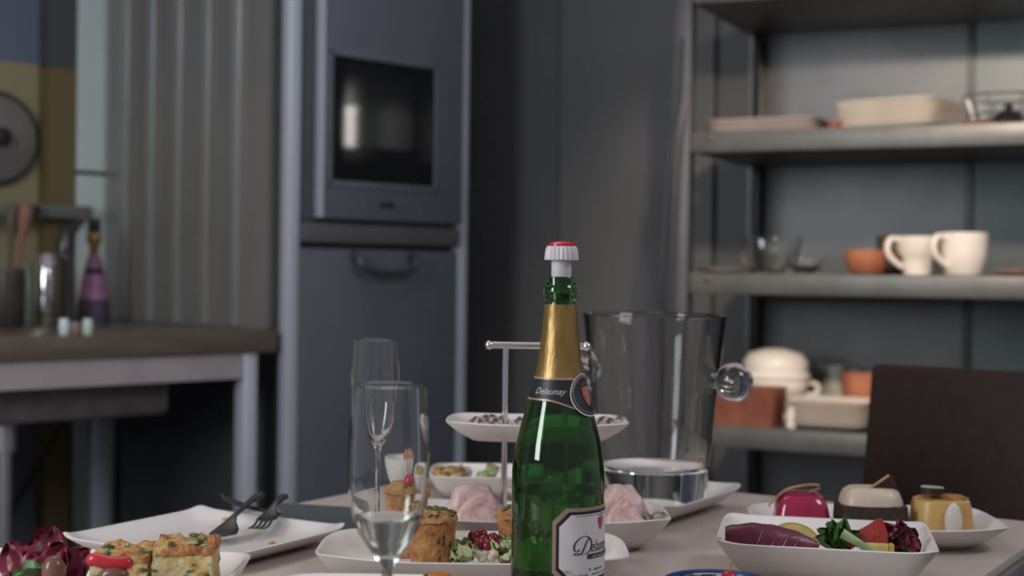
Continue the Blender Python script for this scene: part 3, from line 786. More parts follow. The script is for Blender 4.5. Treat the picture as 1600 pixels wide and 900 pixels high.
# =================================================================== LEFT PLATES
def dish_thing(name, lab, cat, x, y, rot, a, b, h, foot, well, n, inner, lift=0.0, m_=None, t=.005, z=TZ):
    bm = B(); add_dish(bm, a, b, h, foot, well, n, t, lift, inner, 96)
    o = part(name, bm, m_ or porcelain, ang=50); o.location = (x, y, z + .0004); o.rotation_euler = (0, 0, rot)
    return tag(o, lab, cat)
dish_thing('square_plate', 'large square white plate with forks and crumbs', 'plate', -.347, 1.632, R(60), .118, .118, .022, .035, .03, 14, .010, .004)
dish_thing('serving_dish', 'white dish at the lower left carrying two quiche squares', 'dish', -.425, 1.29, 0, .180, .090, .050, .035, .03, 9, .024)

def fork(name, lab, head, tail, z0, z1, m_):
    """head and tail given as floor points; lies from z0 at the tines to z1 at the handle end"""
    h = Vector((head.x, head.y, z0)); t_ = Vector((tail.x, tail.y, z1)); L = (t_ - h).length
    th = thing(name, lab, 'fork', h); th.rotation_mode = 'QUATERNION'
    th.rotation_quaternion = (t_ - h).to_track_quat('X', 'Z')
    bm = B()
    rings = []
    for u, w_, z in ((.045, .011, .0), (.055, .0125, -.002), (.068, .0105, -.002), (.082, .005, .002), (.10, .0035, .004), (L * .7, .0045, .003), (L * .93, .008, .0), (L, .005, 0)):
        rings.append([(u, w_ * math.cos(2 * PI * k / 12), z + .0018 * math.sin(2 * PI * k / 12)) for k in range(12)])
    add_loft(bm, rings); part('handle', bm, m_, th)
    for k in range(4):
        y = -.0085 + k * .00567
        bm = B(); add_tube(bm, [(.048, y, .0), (.03, y, -.002), (.012, y, .001), (.0, y * .9, .005)], [.0016, .0015, .0013, .0007], 8); part('tine', bm, m_, th)
    return th
dark_steel = mat('dark_cutlery_steel', (.16, .165, .17), (.13, .135, .14), scale=30, rough=.25, metal=.9)
PZ = TZ + .012
fork('fork', 'fork with visible tines lying on the square white plate, the right one', G(398, 843, PZ), G(444, 786, PZ + .02), PZ + .008, PZ + .030, dark_steel)
h1 = G(338, 852, PZ); t1_ = G(408, 783, PZ + .02)
sp_ = thing('spoon', 'dark spoon lying on the square white plate left of the fork', 'spoon', (h1.x, h1.y, PZ + .010)); sp_.rotation_mode = 'QUATERNION'
vv = Vector((t1_.x, t1_.y, PZ + .030)) - Vector((h1.x, h1.y, PZ + .010)); sp_.rotation_quaternion = vv.to_track_quat('X', 'Z'); Ls = vv.length
bm = B(); rings = []
for u, w_, z in ((.0, .003, .001), (.008, .011, -.001), (.025, .0165, -.004), (.042, .014, -.003), (.055, .007, .001), (.07, .0035, .004), (Ls * .7, .0045, .003), (Ls * .93, .0085, .0), (Ls, .005, 0)):
    rings.append([(u, w_ * math.cos(2 * PI * k / 14), z + (.0022 * math.sin(2 * PI * k / 14))) for k in range(14)])
add_loft(bm, rings); part('body', bm, dark_steel, sp_)
k0 = G(345, 785, PZ + .016); k1 = G(425, 802, PZ + .016)
bm = B(); rings = []
kd = (k1 - k0).normalized(); kn = Vector((-kd.y, kd.x, 0))
for u, w_, z in ((0, .002, .010), (.03, .008, .005), (.10, .0085, .0015), (.13, .0055, .001), (.2, .0065, .001), (.22, .004, .001)):
    rings.append([k0 + kd * (u * .55) + kn * (w_ * math.cos(2 * PI * k / 10)) + Vector((0, 0, z + .0018 * math.sin(2 * PI * k / 10))) for k in range(10)])
add_loft(bm, rings); o = part('knife', bm, blackish); tag(o, 'black knife resting on the back rim of the square white plate', 'knife')
crumb_m = mat('crumb_yellow', (.55, .30, .08), (.42, .20, .05), scale=200, rough=.8)
for i, (px, py, s) in enumerate(((354, 817, .004), (428, 819, .0055), (230, 849, .004), (425, 848, .003), (346, 832, .0025))):
    q = G(px, py, PZ); bm = B(); add_blob(bm, (0, 0, s * .4), (s * 1.5, s, s * .6), .4, 2.5, i, 2, flat=s * .35)
    o = part('crumb', bm, crumb_m); cl_ = Matrix.Rotation(-R(60), 2) @ Vector((q.x + .347, q.y - 1.632)); mg = .118 - max(abs(cl_.x), abs(cl_.y))
    o.location = (q.x, q.y, TZ + .0112 + .012 * max(0, 1 - mg / .035))
    tag(o, ['golden crumb on the square plate just left of the spoon handle', 'largest golden crumb on the square plate, right of the fork', 'golden crumb at the front of the square plate above the low quiche', 'golden crumb on the square plate in front of the fork', 'tiny crumb beside the spoon bowl on the square plate'][i], 'crumb', 'crumbs on the square plate')
nap = [G(436, 791, TZ), G(556, 798, TZ), G(566, 834, TZ), G(430, 822, TZ)]
bm = B(); lo_ = [bm.verts.new(v + Vector((0, 0, .0006))) for v in nap]; hi_ = [bm.verts.new(v + Vector((0, 0, .005))) for v in nap]
bm.faces.new(lo_); bm.faces.new(hi_)
for i in range(4): bm.faces.new((lo_[i], lo_[(i + 1) % 4], hi_[(i + 1) % 4], hi_[i]))
bmesh.ops.bevel(bm, geom=list(bm.edges), offset=.0012, segments=2, affect='EDGES')
o = part('napkin', bm, mat('slate_cloth', (.060, .075, .078), (.05, .064, .068), scale=150, rough=.9)); tag(o, 'folded dark slate napkin between the square plate and the table edge', 'napkin')

# quiche squares
egg = mottle('quiche_side', [(.30, (.30, .12, .03)), (.40, (.50, .31, .09)), (.50, (.56, .44, .20)), (.58, (.58, .50, .30)), (.66, (.20, .20, .06)), (.72, (.48, .30, .10))], 60)
crust = mottle('quiche_browned_top', [(.28, (.07, .07, .03)), (.38, (.24, .075, .022)), (.48, (.42, .16, .045)), (.56, (.50, .30, .10)), (.64, (.36, .30, .13)), (.74, (.10, .11, .04))], 70)
herb = mat('herb_green', (.045, .085, .022), (.08, .13, .03), scale=120, rough=.5)
def quiche(p, sx, sy, h, rot, lab, seed):
    t = thing('quiche_square', lab, 'quiche', p, rot); rnd = random.Random(seed)
    bm = B(); add_box(bm, -sx, sx, -sy, sy, 0, h * .8)
    bmesh.ops.subdivide_edges(bm, edges=list(bm.edges), cuts=9, use_grid_fill=True)
    for v in bm.verts:
        k = Vector((noise.noise(v.co * 110 + Vector((seed, 0, 0))), noise.noise(v.co * 110 + Vector((0, seed, 5))), 0)) * .0030
        v.co += k if v.co.z > .001 else k * .4
    part('filling', bm, egg, t)
    bm = B(); add_box(bm, -sx * 1.02, sx * 1.02, -sy * 1.02, sy * 1.02, h * .78, h * .93, .002)
    bmesh.ops.subdivide_edges(bm, edges=[e for e in bm.edges if e.calc_length() > .01], cuts=13, use_grid_fill=True)
    for v in bm.verts:
        v.co += Vector((noise.noise(v.co * 130 + Vector((seed, 2, 0))), noise.noise(v.co * 130 + Vector((2, seed, 5))), 0)) * .0022
        if v.co.z > h * .9: v.co.z += .0060 * noise.noise(v.co * 75 + Vector((seed * 5, 0, 0))) + .0030 * noise.noise(v.co * 190 + Vector((seed * 5, 0, 0))) + .0025
    part('browned_top', bm, crust, t, ang=70)
    for k in range(16):
        x = rnd.uniform(-sx * .95, sx * .95); y = rnd.uniform(-sy, sy * .8)
        bm = B(); add_blob(bm, (x, y, h * .96 + rnd.uniform(-.001, .002)), (rnd.uniform(.002, .0055), rnd.uniform(.0015, .004), rnd.uniform(.001, .003)), .7, 2, k + seed, 2)
        part('herb_piece', bm, herb if k % 3 else mat('onion_pale', (.30, .32, .17), rough=.5), t)
    for k in range(10):
        x = rnd.uniform(-sx * .95, sx * .95); z = rnd.uniform(.1, .85) * h
        bm = B(); add_blob(bm, (x, -sy - .0004, z), (rnd.uniform(.001, .005), .0012, rnd.uniform(.0008, .002)), .7, 2, k + seed + 30, 2)
        part('herb_piece', bm, herb, t)
DZ = TZ + .0245
q = D(291, 880, 1.29); quiche((q.x, q.y, DZ), .0262, .026, .054, R(4), 'tall square of herb quiche, right of the two on the dish', 3)
q = D(199, 880, 1.295); quiche((q.x, q.y, DZ), .0262, .026, .044, R(-3), 'low square of herb quiche, left of the two on the dish', 8)
radic = mat('radicchio_purple', (.13, .010, .028), (.20, .022, .05), scale=45, rough=.4, stretch=(1, 1, 3))
rib_w = mat('radicchio_rib', (.50, .34, .36), (.30, .06, .10), scale=50, rough=.45)
leafg = mat('salad_green', (.035, .10, .016), (.07, .15, .03), scale=40, rough=.4)
lettuce_m = mat('pale_lettuce', (.36, .40, .16), (.46, .48, .27), scale=40, rough=.45)
q = D(74, 872, 1.29)
rc = thing('radicchio_leaves', 'bunch of dark purple radicchio leaves on the lower left dish', 'radicchio', (q.x, q.y, DZ))
for i, (dx, dy, L, wd, az, el) in enumerate(((-.02, .0, .05, .018, 150, 52), (.0, .008, .055, .02, 95, 62), (.018, .0, .046, .017, 30, 48), (.004, -.012, .046, .017, 60, 58), (-.012, .014, .044, .018, 120, 60), (.02, .012, .036, .015, 10, 42))):
    b0 = Vector((dx * .5, dy, .006)); tp = b0 + Vector((math.cos(R(az)) * math.cos(R(el)), .25 * math.sin(R(az)), math.sin(R(el)))).normalized() * L
    bm = B(); add_leaf(bm, b0, tp, wd, up=(0, -1, .4), curl=.3, ruffle=.35, seed=i, nu=14, nv=10, thick=.0012); part('leaf', bm, radic, rc)
    if i in (1, 3):
        bm = B(); add_tube(bm, smooth_path([b0 + Vector((0, -.006, 0)), (b0 + tp) / 2 + Vector((0, -.012, 0)), tp + Vector((0, -.006, -.008))], 5), [.0022 - .0016 * k / 10 for k in range(11)], 8); part('midrib', bm, rib_w, rc)
q = D(84, 893, 1.235)
bm = B(); add_blob(bm, (0, 0, .022), (.0105, .0105, .014), .05, 1.5, 4, 3); o = part('brown_olive', bm, mat('olive_brown', (.20, .095, .07), (.15, .07, .05), scale=60, rough=.2)); o.location = (q.x, q.y, DZ - .001)
o.location.z = q.z - .022; tag(o, 'glossy brown olive in front of the radicchio', 'olive')
q = D(45, 898, 1.245); bm = B(); add_leaf(bm, (-.014, .004, -.006), (.016, -.004, .006), .012, up=(0, -.6, 1), curl=.25, ruffle=.35, seed=9, thick=.001); o = part('green_leaf', bm, leafg); o.location = q
tag(o, 'small bright green salad leaf under the radicchio', 'leaf')
q = D(174, 884, 1.238); bm = B(); add_tube(bm, smooth_path([(-.017, 0, .002), (-.014, -.003, .006), (0, -.004, .003), (.013, -.003, .003), (.0165, 0, .0)], 5), [.0035, .005, .0055, .006, .0062, .006, .006, .006, .006, .006, .006, .006, .006, .006, .006, .006, .006, .0055, .0050, .004, .003], 12)
o = part('red_pepper_strip', bm, mat('red_pepper', (.52, .035, .045), (.42, .02, .03), scale=50, rough=.22)); o.location = q; tag(o, 'shiny red pepper strip in front of the low quiche square', 'pepper')
q = D(178, 899, 1.232); bm = B(); add_blob(bm, (0, 0, 0), (.013, .009, .008), .1, 2, 6, 3); o = part('brown_olive', bm, MATS['olive_brown']); o.location = q; tag(o, 'brown olive below the red pepper strip', 'olive')

# =================================================================== MUFFIN DISH
mdx, mdy = -.0375, 1.50
dish_thing('serving_dish', 'long rounded white dish with savoury muffins behind the bottle', 'dish', mdx, mdy, 0, .163, .090, .034, .030, .026, 4.2, .012, .003)
MZ = TZ + .0128
muf = mottle('muffin_crumb', [(.28, (.14, .055, .018)), (.42, (.32, .125, .035)), (.55, (.42, .19, .06)), (.70, (.46, .27, .10))], 60)
muf_top = mottle('muffin_top', [(.28, (.09, .045, .015)), (.42, (.28, .11, .03)), (.55, (.42, .20, .06)), (.70, (.26, .20, .07))], 75)
def muffin(px, y, rt, rb, h, lab, seed, herbs=10, dark=3):
    q = D(px, 850, y); t = thing('muffin', lab, 'muffin', (q.x, q.y, MZ)); rnd = random.Random(seed)
    rings = []
    for k in range(9):
        u = k / 8; r = rb + (rt - rb) * u
        rings.append([((r * (1 + .03 * noise.noise(Vector((math.cos(a) * 3, math.sin(a) * 3, u * 4 + seed))))) * math.cos(a), (r * (1 + .03 * noise.noise(Vector((math.cos(a) * 3, math.sin(a) * 3, u * 4 + seed))))) * math.sin(a), h * .86 * u) for a in [2 * PI * i / 32 for i in range(32)]])
    bm = B(); add_loft(bm, rings); part('body', bm, muf, t)
    bm = B(); add_blob(bm, (0, 0, h * .845), (rt * 1.05, rt * 1.05, h * .17), .16, 4, seed, 3, flat=.003); tp = part('top', bm, muf_top, t)
    for k in range(herbs):
        a = rnd.uniform(0, 2 * PI); r = rnd.uniform(.2, .95) * rt; bm = B()
        z = h * .845 + h * .17 * math.sqrt(max(.05, 1 - (r / (rt * 1.1)) ** 2))
        add_blob(bm, (r * math.cos(a), r * math.sin(a), z), (rnd.uniform(.002, .0045), rnd.uniform(.0015, .003), .0015), .8, 2, k + seed, 2); part('herb_piece', bm, herb, tp)
    for k in range(dark):
        a = R(-90 + rnd.uniform(-60, 60)); u = rnd.uniform(.15, .8); r = rb + (rt - rb) * u; bm = B()
        add_blob(bm, (r * math.cos(a), r * math.sin(a), h * .86 * u), (.0012, .0012, rnd.uniform(.002, .005)), .6, 2, k + seed, 2); part('herb_piece', bm, mat('dark_herb', (.03, .035, .015), rough=.6), t)
    return q
muffin(675, 1.465, .0255, .0205, .066, 'savoury muffin topped with green herbs, right behind the near flute', 5, 34, 7)
q2 = muffin(634, 1.555, .0245, .0195, .080, 'plain savoury muffin with a berry on a pick, seen through the near flute', 6, 3, 4)
muffin(812, 1.50, .0245, .0200, .064, 'savoury muffin half hidden behind the left side of the bottle', 9, 26, 5)
berry_m = mat('red_berry', (.32, .012, .035), (.42, .03, .05), scale=60, rough=.18)
q = D(650, 753, 1.545); pk = thing('berry_pick', 'red berry skewered on a thin wooden pick stuck in a muffin', 'garnish', q)
bm = B(); add_blob(bm, (0, 0, 0), (.0085, .0085, .0088), .06, 2, 3, 3); part('berry', bm, berry_m, pk)
bm = B(); add_tube(bm, [(.001, 0, -.012), (-.007, 0, .036)], .0009, 8); part('pick', bm, brass_wood, pk)
for i, (px, py, dy) in enumerate(((741, 838, 0), (755, 846, -.004), (770, 842, 0), (747, 850, -.006), (775, 850, .002), (762, 853, -.008), (752, 836, .008))):
    q = D(px, py, 1.475 + dy); bm = B(); add_blob(bm, (0, 0, 0), (.0068, .0068, .0068), .04, 2, i, 3); o = part('red_currant', bm, mat('currant_red', (.13, .006, .02), (.20, .012, .03), scale=50, rough=.12)); o.location = q
    tag(o, 'dark red currant in the cluster on the lettuce beside the bottle', 'currant', 'currants on the lettuce')
def lettuce(px, py, y, lab, seed, m_, n=6, s=1.0):
    q = D(px, py, y); t = thing('lettuce_garnish', lab, 'lettuce', q); rnd = random.Random(seed)
    for k in range(n):
        a = 2 * PI * k / n + rnd.uniform(-.3, .3); e = rnd.uniform(.1, .9)
        tp = Vector((math.cos(a) * math.cos(e), math.sin(a) * math.cos(e), math.sin(e))) * .024 * s
        bm = B(); add_leaf(bm, (0, 0, -.006), tp, .012 * s, up=(-.2, -.3, 1), curl=.35, ruffle=.45, seed=seed + k, nu=10, nv=8, thick=.001); part('leaf', bm, m_, t)
lettuce(722, 872, 1.468, 'pale green lettuce leaves left of the red currants', 2, lettuce_m, 7, 1.05)
lettuce(787, 866, 1.470, 'pale green lettuce leaves between the currants and the bottle', 5, lettuce_m, 6, .9)
bm = B()
for k in range(9):
    rnd = random.Random(k); add_blob(bm, ((k - 4) * .0028, rnd.uniform(-.005, .005), rnd.uniform(-.002, .004)), (.0055, .005, .0045), .3, 2, k, 2)
o = part('cream_cheese', bm, mat('cream_white', (.62, .55, .45), (.54, .46, .36), scale=90, rough=.5)); o.location = D(755, 869, 1.462); tag(o, 'crumbly white cheese under the red currants', 'cheese')

# low dish at the bottom edge
dish_thing('serving_dish', 'small white dish with carrot slices at the bottom edge of the picture', 'dish', -.122, 1.205, 0, .082, .070, .052, .025, .022, 5, .03)
for i, (px, py, dy, m_, lb_) in enumerate(((686, 901, .0, mat('carrot_orange', (.50, .17, .035), (.42, .13, .03), scale=60, rough=.4), 'orange carrot slice on the small dish below the muffins'),
                                            (662, 903, .01, MATS['herb_green'], 'green herb sprig beside the orange carrot slice'))):
    q = D(px, py, 1.235 + dy); bm = B()
    if i == 0: add_lathe(bm, [(0, -.02), (.009, -.02), (.0105, .0), (.0095, .0025), (0, .003)], 20)
    else: add_leaf(bm, (0, 0, -.018), (.004, 0, .004), .008, up=(0, -1, .2), seed=4, ruffle=.5, thick=.001)
    o = part('carrot_slice' if i == 0 else 'herb_sprig', bm, m_); o.location = q; tag(o, lb_, 'carrot' if i == 0 else 'herb')

# =================================================================== TWO TIER STAND
sx, sy = .0317, 1.69
stand = thing('tiered_stand', 'two tier serving stand with chrome frame and white rectangular plates', 'serving stand', (sx, sy, TZ))
bm = B(); add_dish(bm, .158, .075, .040, .038, .033, 5, .005, .003, .012, 80); part('lower_plate', bm, porcelain, stand, ang=50)
bm = B(); add_dish(bm, .108, .066, .0235, .031, .027, 4, .005, .0015, .013, 80)
for v in bm.verts: v.co.z += .126
part('upper_plate', bm, porcelain, stand, ang=50)
for s in (-1, 1):
    part('pole', add_tube(B(), [(s * .0383, 0, .006), (s * .0383, 0, .236)], .0036, 12), chrome, stand)
part('handle_bar', add_tube(B(), [(-.058, 0, .237), (.058, 0, .237)], .0040, 12), chrome, stand)
for s in (-1, 1):
    bm = B(); add_blob(bm, (s * .058, 0, .237), (.0055, .0055, .0055), 0, sub=2); part('end_ball', bm, chrome, stand)
ham_m = mottle('pale_pink_ham', [(.28, (.34, .13, .13)), (.40, (.50, .29, .28)), (.52, (.58, .41, .38)), (.66, (.62, .48, .44))], 38, .4, .5, 90)
def ham(px, y, a, h, lab, seed):
    q = D(px, 800, y); t = thing('ham_slices', lab, 'ham', (q.x, q.y, TZ + .0125)); rnd = random.Random(seed)
    for k, (dx, dy, sa, sh, tilt) in enumerate(((-.10, .016, .98, .98, .5), (.16, -.004, .86, .80, .55), (.02, -.022, .98, .58, .6))):
        bm = B(); add_blob(bm, (0, 0, 0), (a * sa, .020, h * sh), .10, 2.2, seed + k, 4)
        for v in bm.verts:
            v.co += Vector((noise.noise(v.co * 70), noise.noise(v.co * 60 + Vector((3, 0, 0))), noise.noise(v.co * 65 + Vector((0, 7, 0))))) * .0042
            v.co.x += tilt * v.co.z * .15
            if v.co.z < 0: v.co.z *= .02
        part('slice', bm, ham_m, t, loc=(dx * a, dy, .003))
ham(742, 1.685, .040, .058, 'folded pale pink ham slices on the lower tier, left of the bottle', 3)
ham(972, 1.69, .034, .058, 'folded pale pink ham slices on the lower tier, right of the bottle', 11)
q = D(1020, 808, 1.672); pr_ = thing('praline_cluster', 'dark sugared praline cluster at the right end of the lower tier', 'praline', (q.x, q.y, q.z - .004))
nut = mat('praline', (.10, .065, .06), (.30, .23, .22), scale=110, rough=.5, bump=.5)
for k in range(5):
    rnd = random.Random(k + 40); bm = B(); add_blob(bm, ((k - 2) * .006, rnd.uniform(-.006, .006), rnd.uniform(0, .007)), (.0085, .007, .0065), .35, 2.5, k, 2); part('nut', bm, nut, pr_)
choc = mat('chocolate_shards', (.08, .045, .04), (.46, .37, .35), scale=110, rough=.45, lo=.38, hi=.52)
for i, (px, dy) in enumerate(((744, .0), (760, .02), (775, -.01), (786, .015), (812, 0), (940, .015), (955, -.005), (968, .012), (752, -.02), (770, .03))):
    q = D(px, 655, sy + dy); bm = B(); add_blob(bm, (0, 0, .007), (.010, .008, .0075), .6, 2.5, i, 2, flat=.0065); o = part('praline', bm, choc); o.location = (q.x, q.y, TZ + .1375 + (.002 if abs(q.x - sx) > .08 else 0))
    tag(o, 'small dark and pale praline on the upper tier of the stand', 'praline', 'pralines on the upper tier')

# deep dish and small bowl behind the stand
dish_thing('deep_dish', 'deep white dish with quiche and lettuce behind the stand', 'dish', -.040, 2.075, 0, .077, .075, .034, .022, .018, 6, .014)
q = D(706, 741, 2.05); quiche((q.x - .004, q.y, TZ + .0145), .019, .018, .026, R(15), 'little browned quiche piece in the deep white dish', 14)
lettuce(766, 747, 2.04, 'pale lettuce leaves in the deep white dish behind the stand', 8, lettuce_m, 6, .9)
bm = B(); add_blob(bm, (0, 0, 0), (.010, .008, .009), .2, 2, 2, 2); o = part('cheese_ball', bm, MATS['cream_white']); o.location = D(728, 738, 2.06); tag(o, 'white cheese ball next to the quiche in the deep dish', 'cheese')
bowl('small_bowl', Vector((-.155, 2.12, TZ)), .034, .046, porcelain, 'small white bowl at the far left corner of the table', 'bowl', foot=.6)
q = D(655, 716, 2.115); bm = B(); add_blob(bm, (0, 0, 0), (.014, .012, .011), .3, 3, 5, 3); o = part('pastry_bite', bm, muf_top); o.location = (q.x, q.y, TZ + .048); tag(o, 'browned pastry bite lying in the small white bowl', 'pastry')

# =================================================================== ICE BUCKET
bpc = Vector((.158, 1.945))
dish_thing('square_plate', 'white square plate under the glass ice bucket', 'plate', bpc.x, bpc.y, EA, .128, .128, .030, .040, .036, 9, .014, .003)
ix, iy = (1025 - 800) / F * 1.915, 1.925
ib = thing('ice_bucket', 'clear glass ice bucket with two glass ball handles', 'ice bucket', (ix, iy, TZ + .0152), R(-28))
bm = B(); add_lathe(bm, [(0, 0), (.070, 0), (.0725, .003), (.080, .10), (.0965, .250), (.0975, .253), (.096, .2545), (.0950, .2535), (.0785, .10), (.0712, .052), (.060, .046), (0, .045)], 72); ig = part('glass', bm, glass_mat('thin_bucket_glass', (.99, .99, .99), 1.30), ib, ang=50)
for s in (-1, 1):
    bm = B(); add_blob(bm, (s * .113, 0, .168), (.0255, .0255, .0255), 0, sub=4); part('ball_handle', bm, clear, ib)
    bm = B(); add_lathe(bm, [(0, -.008), (.010, -.008), (.010, .006), (0, .006)], 20); part('handle_neck', bm, clear, ib, loc=(s * .091, 0, .168), rot=(0, R(90), 0))

# =================================================================== DESSERT PLATE
dish_thing('dessert_plate', 'long white plate with three small desserts at the right', 'plate', .447, 1.74, R(-2), .150, .092, .030, .040, .034, 4.5, .012, .002)
EZ = TZ + .0128
q = D(1252, 790, 1.745); d1 = thing('raspberry_dessert', 'shiny raspberry red glazed dome dessert with a cookie strip', 'dessert', (q.x, q.y, EZ), R(-6))
bm = B(); add_loft(bm, [sq_ring(.036, .033, 0, 4), sq_ring(.0355, .0325, .008, 4), sq_ring(.031, .029, .030, 4), sq_ring(.027, .025, .041, 3.6), sq_ring(.020, .018, .0455, 3), sq_ring(.008, .008, .0470, 2)])
part('dome', bm, mat('raspberry_glaze', (.30, .012, .055), (.24, .008, .04), scale=30, rough=.15, coat=.5), d1)
rings = []
for x, z, y in [(q_.x, q_.z, q_.y) for q_ in smooth_path([(-.041, -.012, .028), (-.022, -.014, .048), (.0, -.014, .055), (.018, -.012, .056), (.020, -.010, .052), (.009, -.010, .0475)], 6)]:
    rings.append([(x, y - .004, z), (x, y + .004, z), (x, y + .004, z + .0016), (x, y - .004, z + .0016)])
bm = B(); add_loft(bm, rings); part('cookie_strip', bm, mat('biscuit', (.42, .24, .12), (.34, .18, .08), scale=60, rough=.6), d1)
q = D(1360, 800, 1.74); d2 = thing('chocolate_cake', 'dark chocolate cake topped with cream and a chocolate triangle', 'cake', (q.x, q.y, EZ), R(-3))
bm = B(); rings = []
cake_m = mat('chocolate_sponge', (.022, .011, .008), (.035, .017, .012), scale=120, rough=.7, bump=.6, bscale=200)
add_loft(bm, [sq_ring(.041, .034, 0, 8), sq_ring(.0415, .0345, .016, 8), sq_ring(.0405, .0335, .0335, 8), sq_ring(.036, .030, .0342, 8)]); part('sponge', bm, cake_m, d2)
bm = B()
rings = []
for (a, b, z, wv) in ((.0345, .0285, .031, 1), (.0375, .0315, .0335, 1), (.0365, .0305, .040, .3), (.0325, .027, .0495, .1), (.026, .022, .0535, 0), (.01, .01, .0542, 0)):
    rings.append([(x, y, z_ + wv * .0035 * noise.noise(Vector((x * 160, y * 160, 1)))) for x, y, z_ in sq_ring(a, b, z, 3.4, 72)])
add_loft(bm, rings); part('cream', bm, mat('latte_cream', (.52, .42, .32), (.46, .36, .27), scale=25, rough=.35), d2)
bm = B(); tri = [(-.003, .0515), (.028, .0525), (.021, .0690)]
a_ = [bm.verts.new((x, -.012, z)) for x, z in tri]; b_ = [bm.verts.new((x + .003, -.007, z)) for x, z in tri]
bm.faces.new(a_); bm.faces.new(b_)
for i in range(3): bm.faces.new((a_[i], a_[(i + 1) % 3], b_[(i + 1) % 3], b_[i]))
tr_ = part('chocolate_triangle', bm, mat('chocolate_dark', (.03, .015, .012), rough=.35), d2, smooth=False)
bm = B(); add_tube(bm, [(-.0055, -.012, .0520), (.0195, -.012, .0700)], .0018, 8); part('biscuit_edge', bm, MATS['biscuit'], tr_)
q = D(1470, 800, 1.735); d3 = thing('caramel_custard', 'yellow caramel custard with browned top, cream and a mint disc', 'dessert', (q.x, q.y, EZ))
bm = B(); add_loft(bm, [sq_ring(.0385, .036, 0, 2.6), sq_ring(.039, .0365, .003, 2.6), sq_ring(.0365, .034, .018, 2.6), sq_ring(.0345, .032, .034, 2.6), sq_ring(.0325, .030, .0405, 2.6), sq_ring(.028, .026, .0425, 2.4), sq_ring(.008, .008, .043, 2)])
part('custard', bm, mat('custard_yellow', (.52, .33, .11), (.48, .28, .085), scale=18, rough=.35, sss=.15), d3)
bm = B(); add_blob(bm, (.004, 0, .0422), (.0275, .025, .0038), .35, 5, 3, 3, flat=.002); part('caramel_top', bm, mat('burnt_caramel', (.30, .10, .03), (.48, .24, .08), scale=60, rough=.25), d3)
bm = B(); add_blob(bm, (.004, -.037, .0205), (.0105, .0085, .0215), .04, 2, 2, 3, flat=.020); part('cream_quenelle', bm, mat('whipped_cream', (.62, .56, .50), (.58, .52, .46), rough=.4, sss=.2), d3)
bm = B(); add_lathe(bm, [(0, 0), (.0125, 0), (.0132, .008), (0, .008)], 28); md = part('chocolate_disc', bm, MATS['chocolate_dark'], d3, loc=(-.0145, -.012, .0478), rot=(R(-5), R(3), 0))
bm = B(); add_lathe(bm, [(0, .0081), (.0138, .0081), (.0138, .0096), (.012, .0105), (0, .0107)], 28); part('mint_layer', bm, mat('mint_icing', (.34, .36, .24), (.30, .32, .21), rough=.4), md)
q = G(1524, 822, EZ); bm = B(); add_leaf(bm, (-.012, 0, .002), (.010, -.002, .003), .007, curl=.2, seed=2, thick=.001); o = part('mint_leaf', bm, mat('dull_mint_leaf', (.10, .11, .08), rough=.4)); o.location = q; tag(o, 'dark mint leaf lying beside the caramel custard', 'leaf')
for i, (px, py) in enumerate(((1541, 820), (1551, 823), (1560, 824))):
    q = G(px, py, EZ); bm = B(); add_blob(bm, (0, 0, .002), (.0035, .003, .0028), .4, 2, i, 2, flat=.002); o = part('sugar_crumb', bm, mat('white_sugar', (.8, .76, .72), rough=.3)); o.location = (q.x, q.y, EZ + .001); tag(o, 'white sugar crumb on the dessert plate beside the custard', 'crumb', 'sugar crumbs on the dessert plate')

# =================================================================== SALAD BOWL
dish_thing('salad_bowl', 'deep square white bowl holding radicchio salad', 'bowl', .338, 1.517, R(-12), .112, .093, .050, .042, .036, 11, .012, .002)
WZ = TZ + .0128
q = D(1205, 842, 1.462); rl = thing('radicchio_roll', 'rolled dark purple radicchio leaf with white veins in the salad bowl', 'radicchio', q, R(-8))
bm = B(); rings = []
N = 24
for i in range(N + 1):
    u = i / N; x = -.047 + .094 * u
    r = .0185 * max(.12, math.sin(PI * (u * .86 + .10)) ** .55) * (1.05 - .22 * u)
    rings.append([(x, 1.05 * r * math.cos(a) * (1 + .08 * noise.noise(Vector((u * 6, math.cos(a), math.sin(a))))), r * math.sin(a) * (1 + .14 * noise.noise(Vector((u * 7, math.cos(a) * 2, 3)))) - .006 * u) for a in [2 * PI * k / 22 for k in range(22)]])
add_loft(bm, rings); part('leaf', bm, mat('radicchio_wine', (.13, .016, .04), (.17, .03, .06), scale=35, rough=.35, bump=.5, bscale=60), rl)
for k, u in enumerate((.34, .50, .62, .74)):
    x = -.047 + .094 * u; r = .0185 * math.sin(PI * (u * .86 + .10)) ** .55 * (1.05 - .22 * u) * 1.05
    bm = B(); add_tube(bm, [(x + .006 * math.sin(a * 1.5), -r * math.cos(a) * 1.03, r * math.sin(a) * 1.02 - .006 * u) for a in [-.4 + 1.2 * j / 6 for j in range(7)]], [.0004, .0006, .0008, .0008, .0007, .0005, .0003], 6); part('vein', bm, rib_w, rl)
lem = mat('lemon_flesh', (.52, .46, .18), (.46, .38, .12), scale=60, rough=.35)
rind = mat('lemon_rind', (.50, .36, .05), (.45, .31, .04), scale=90, rough=.4)
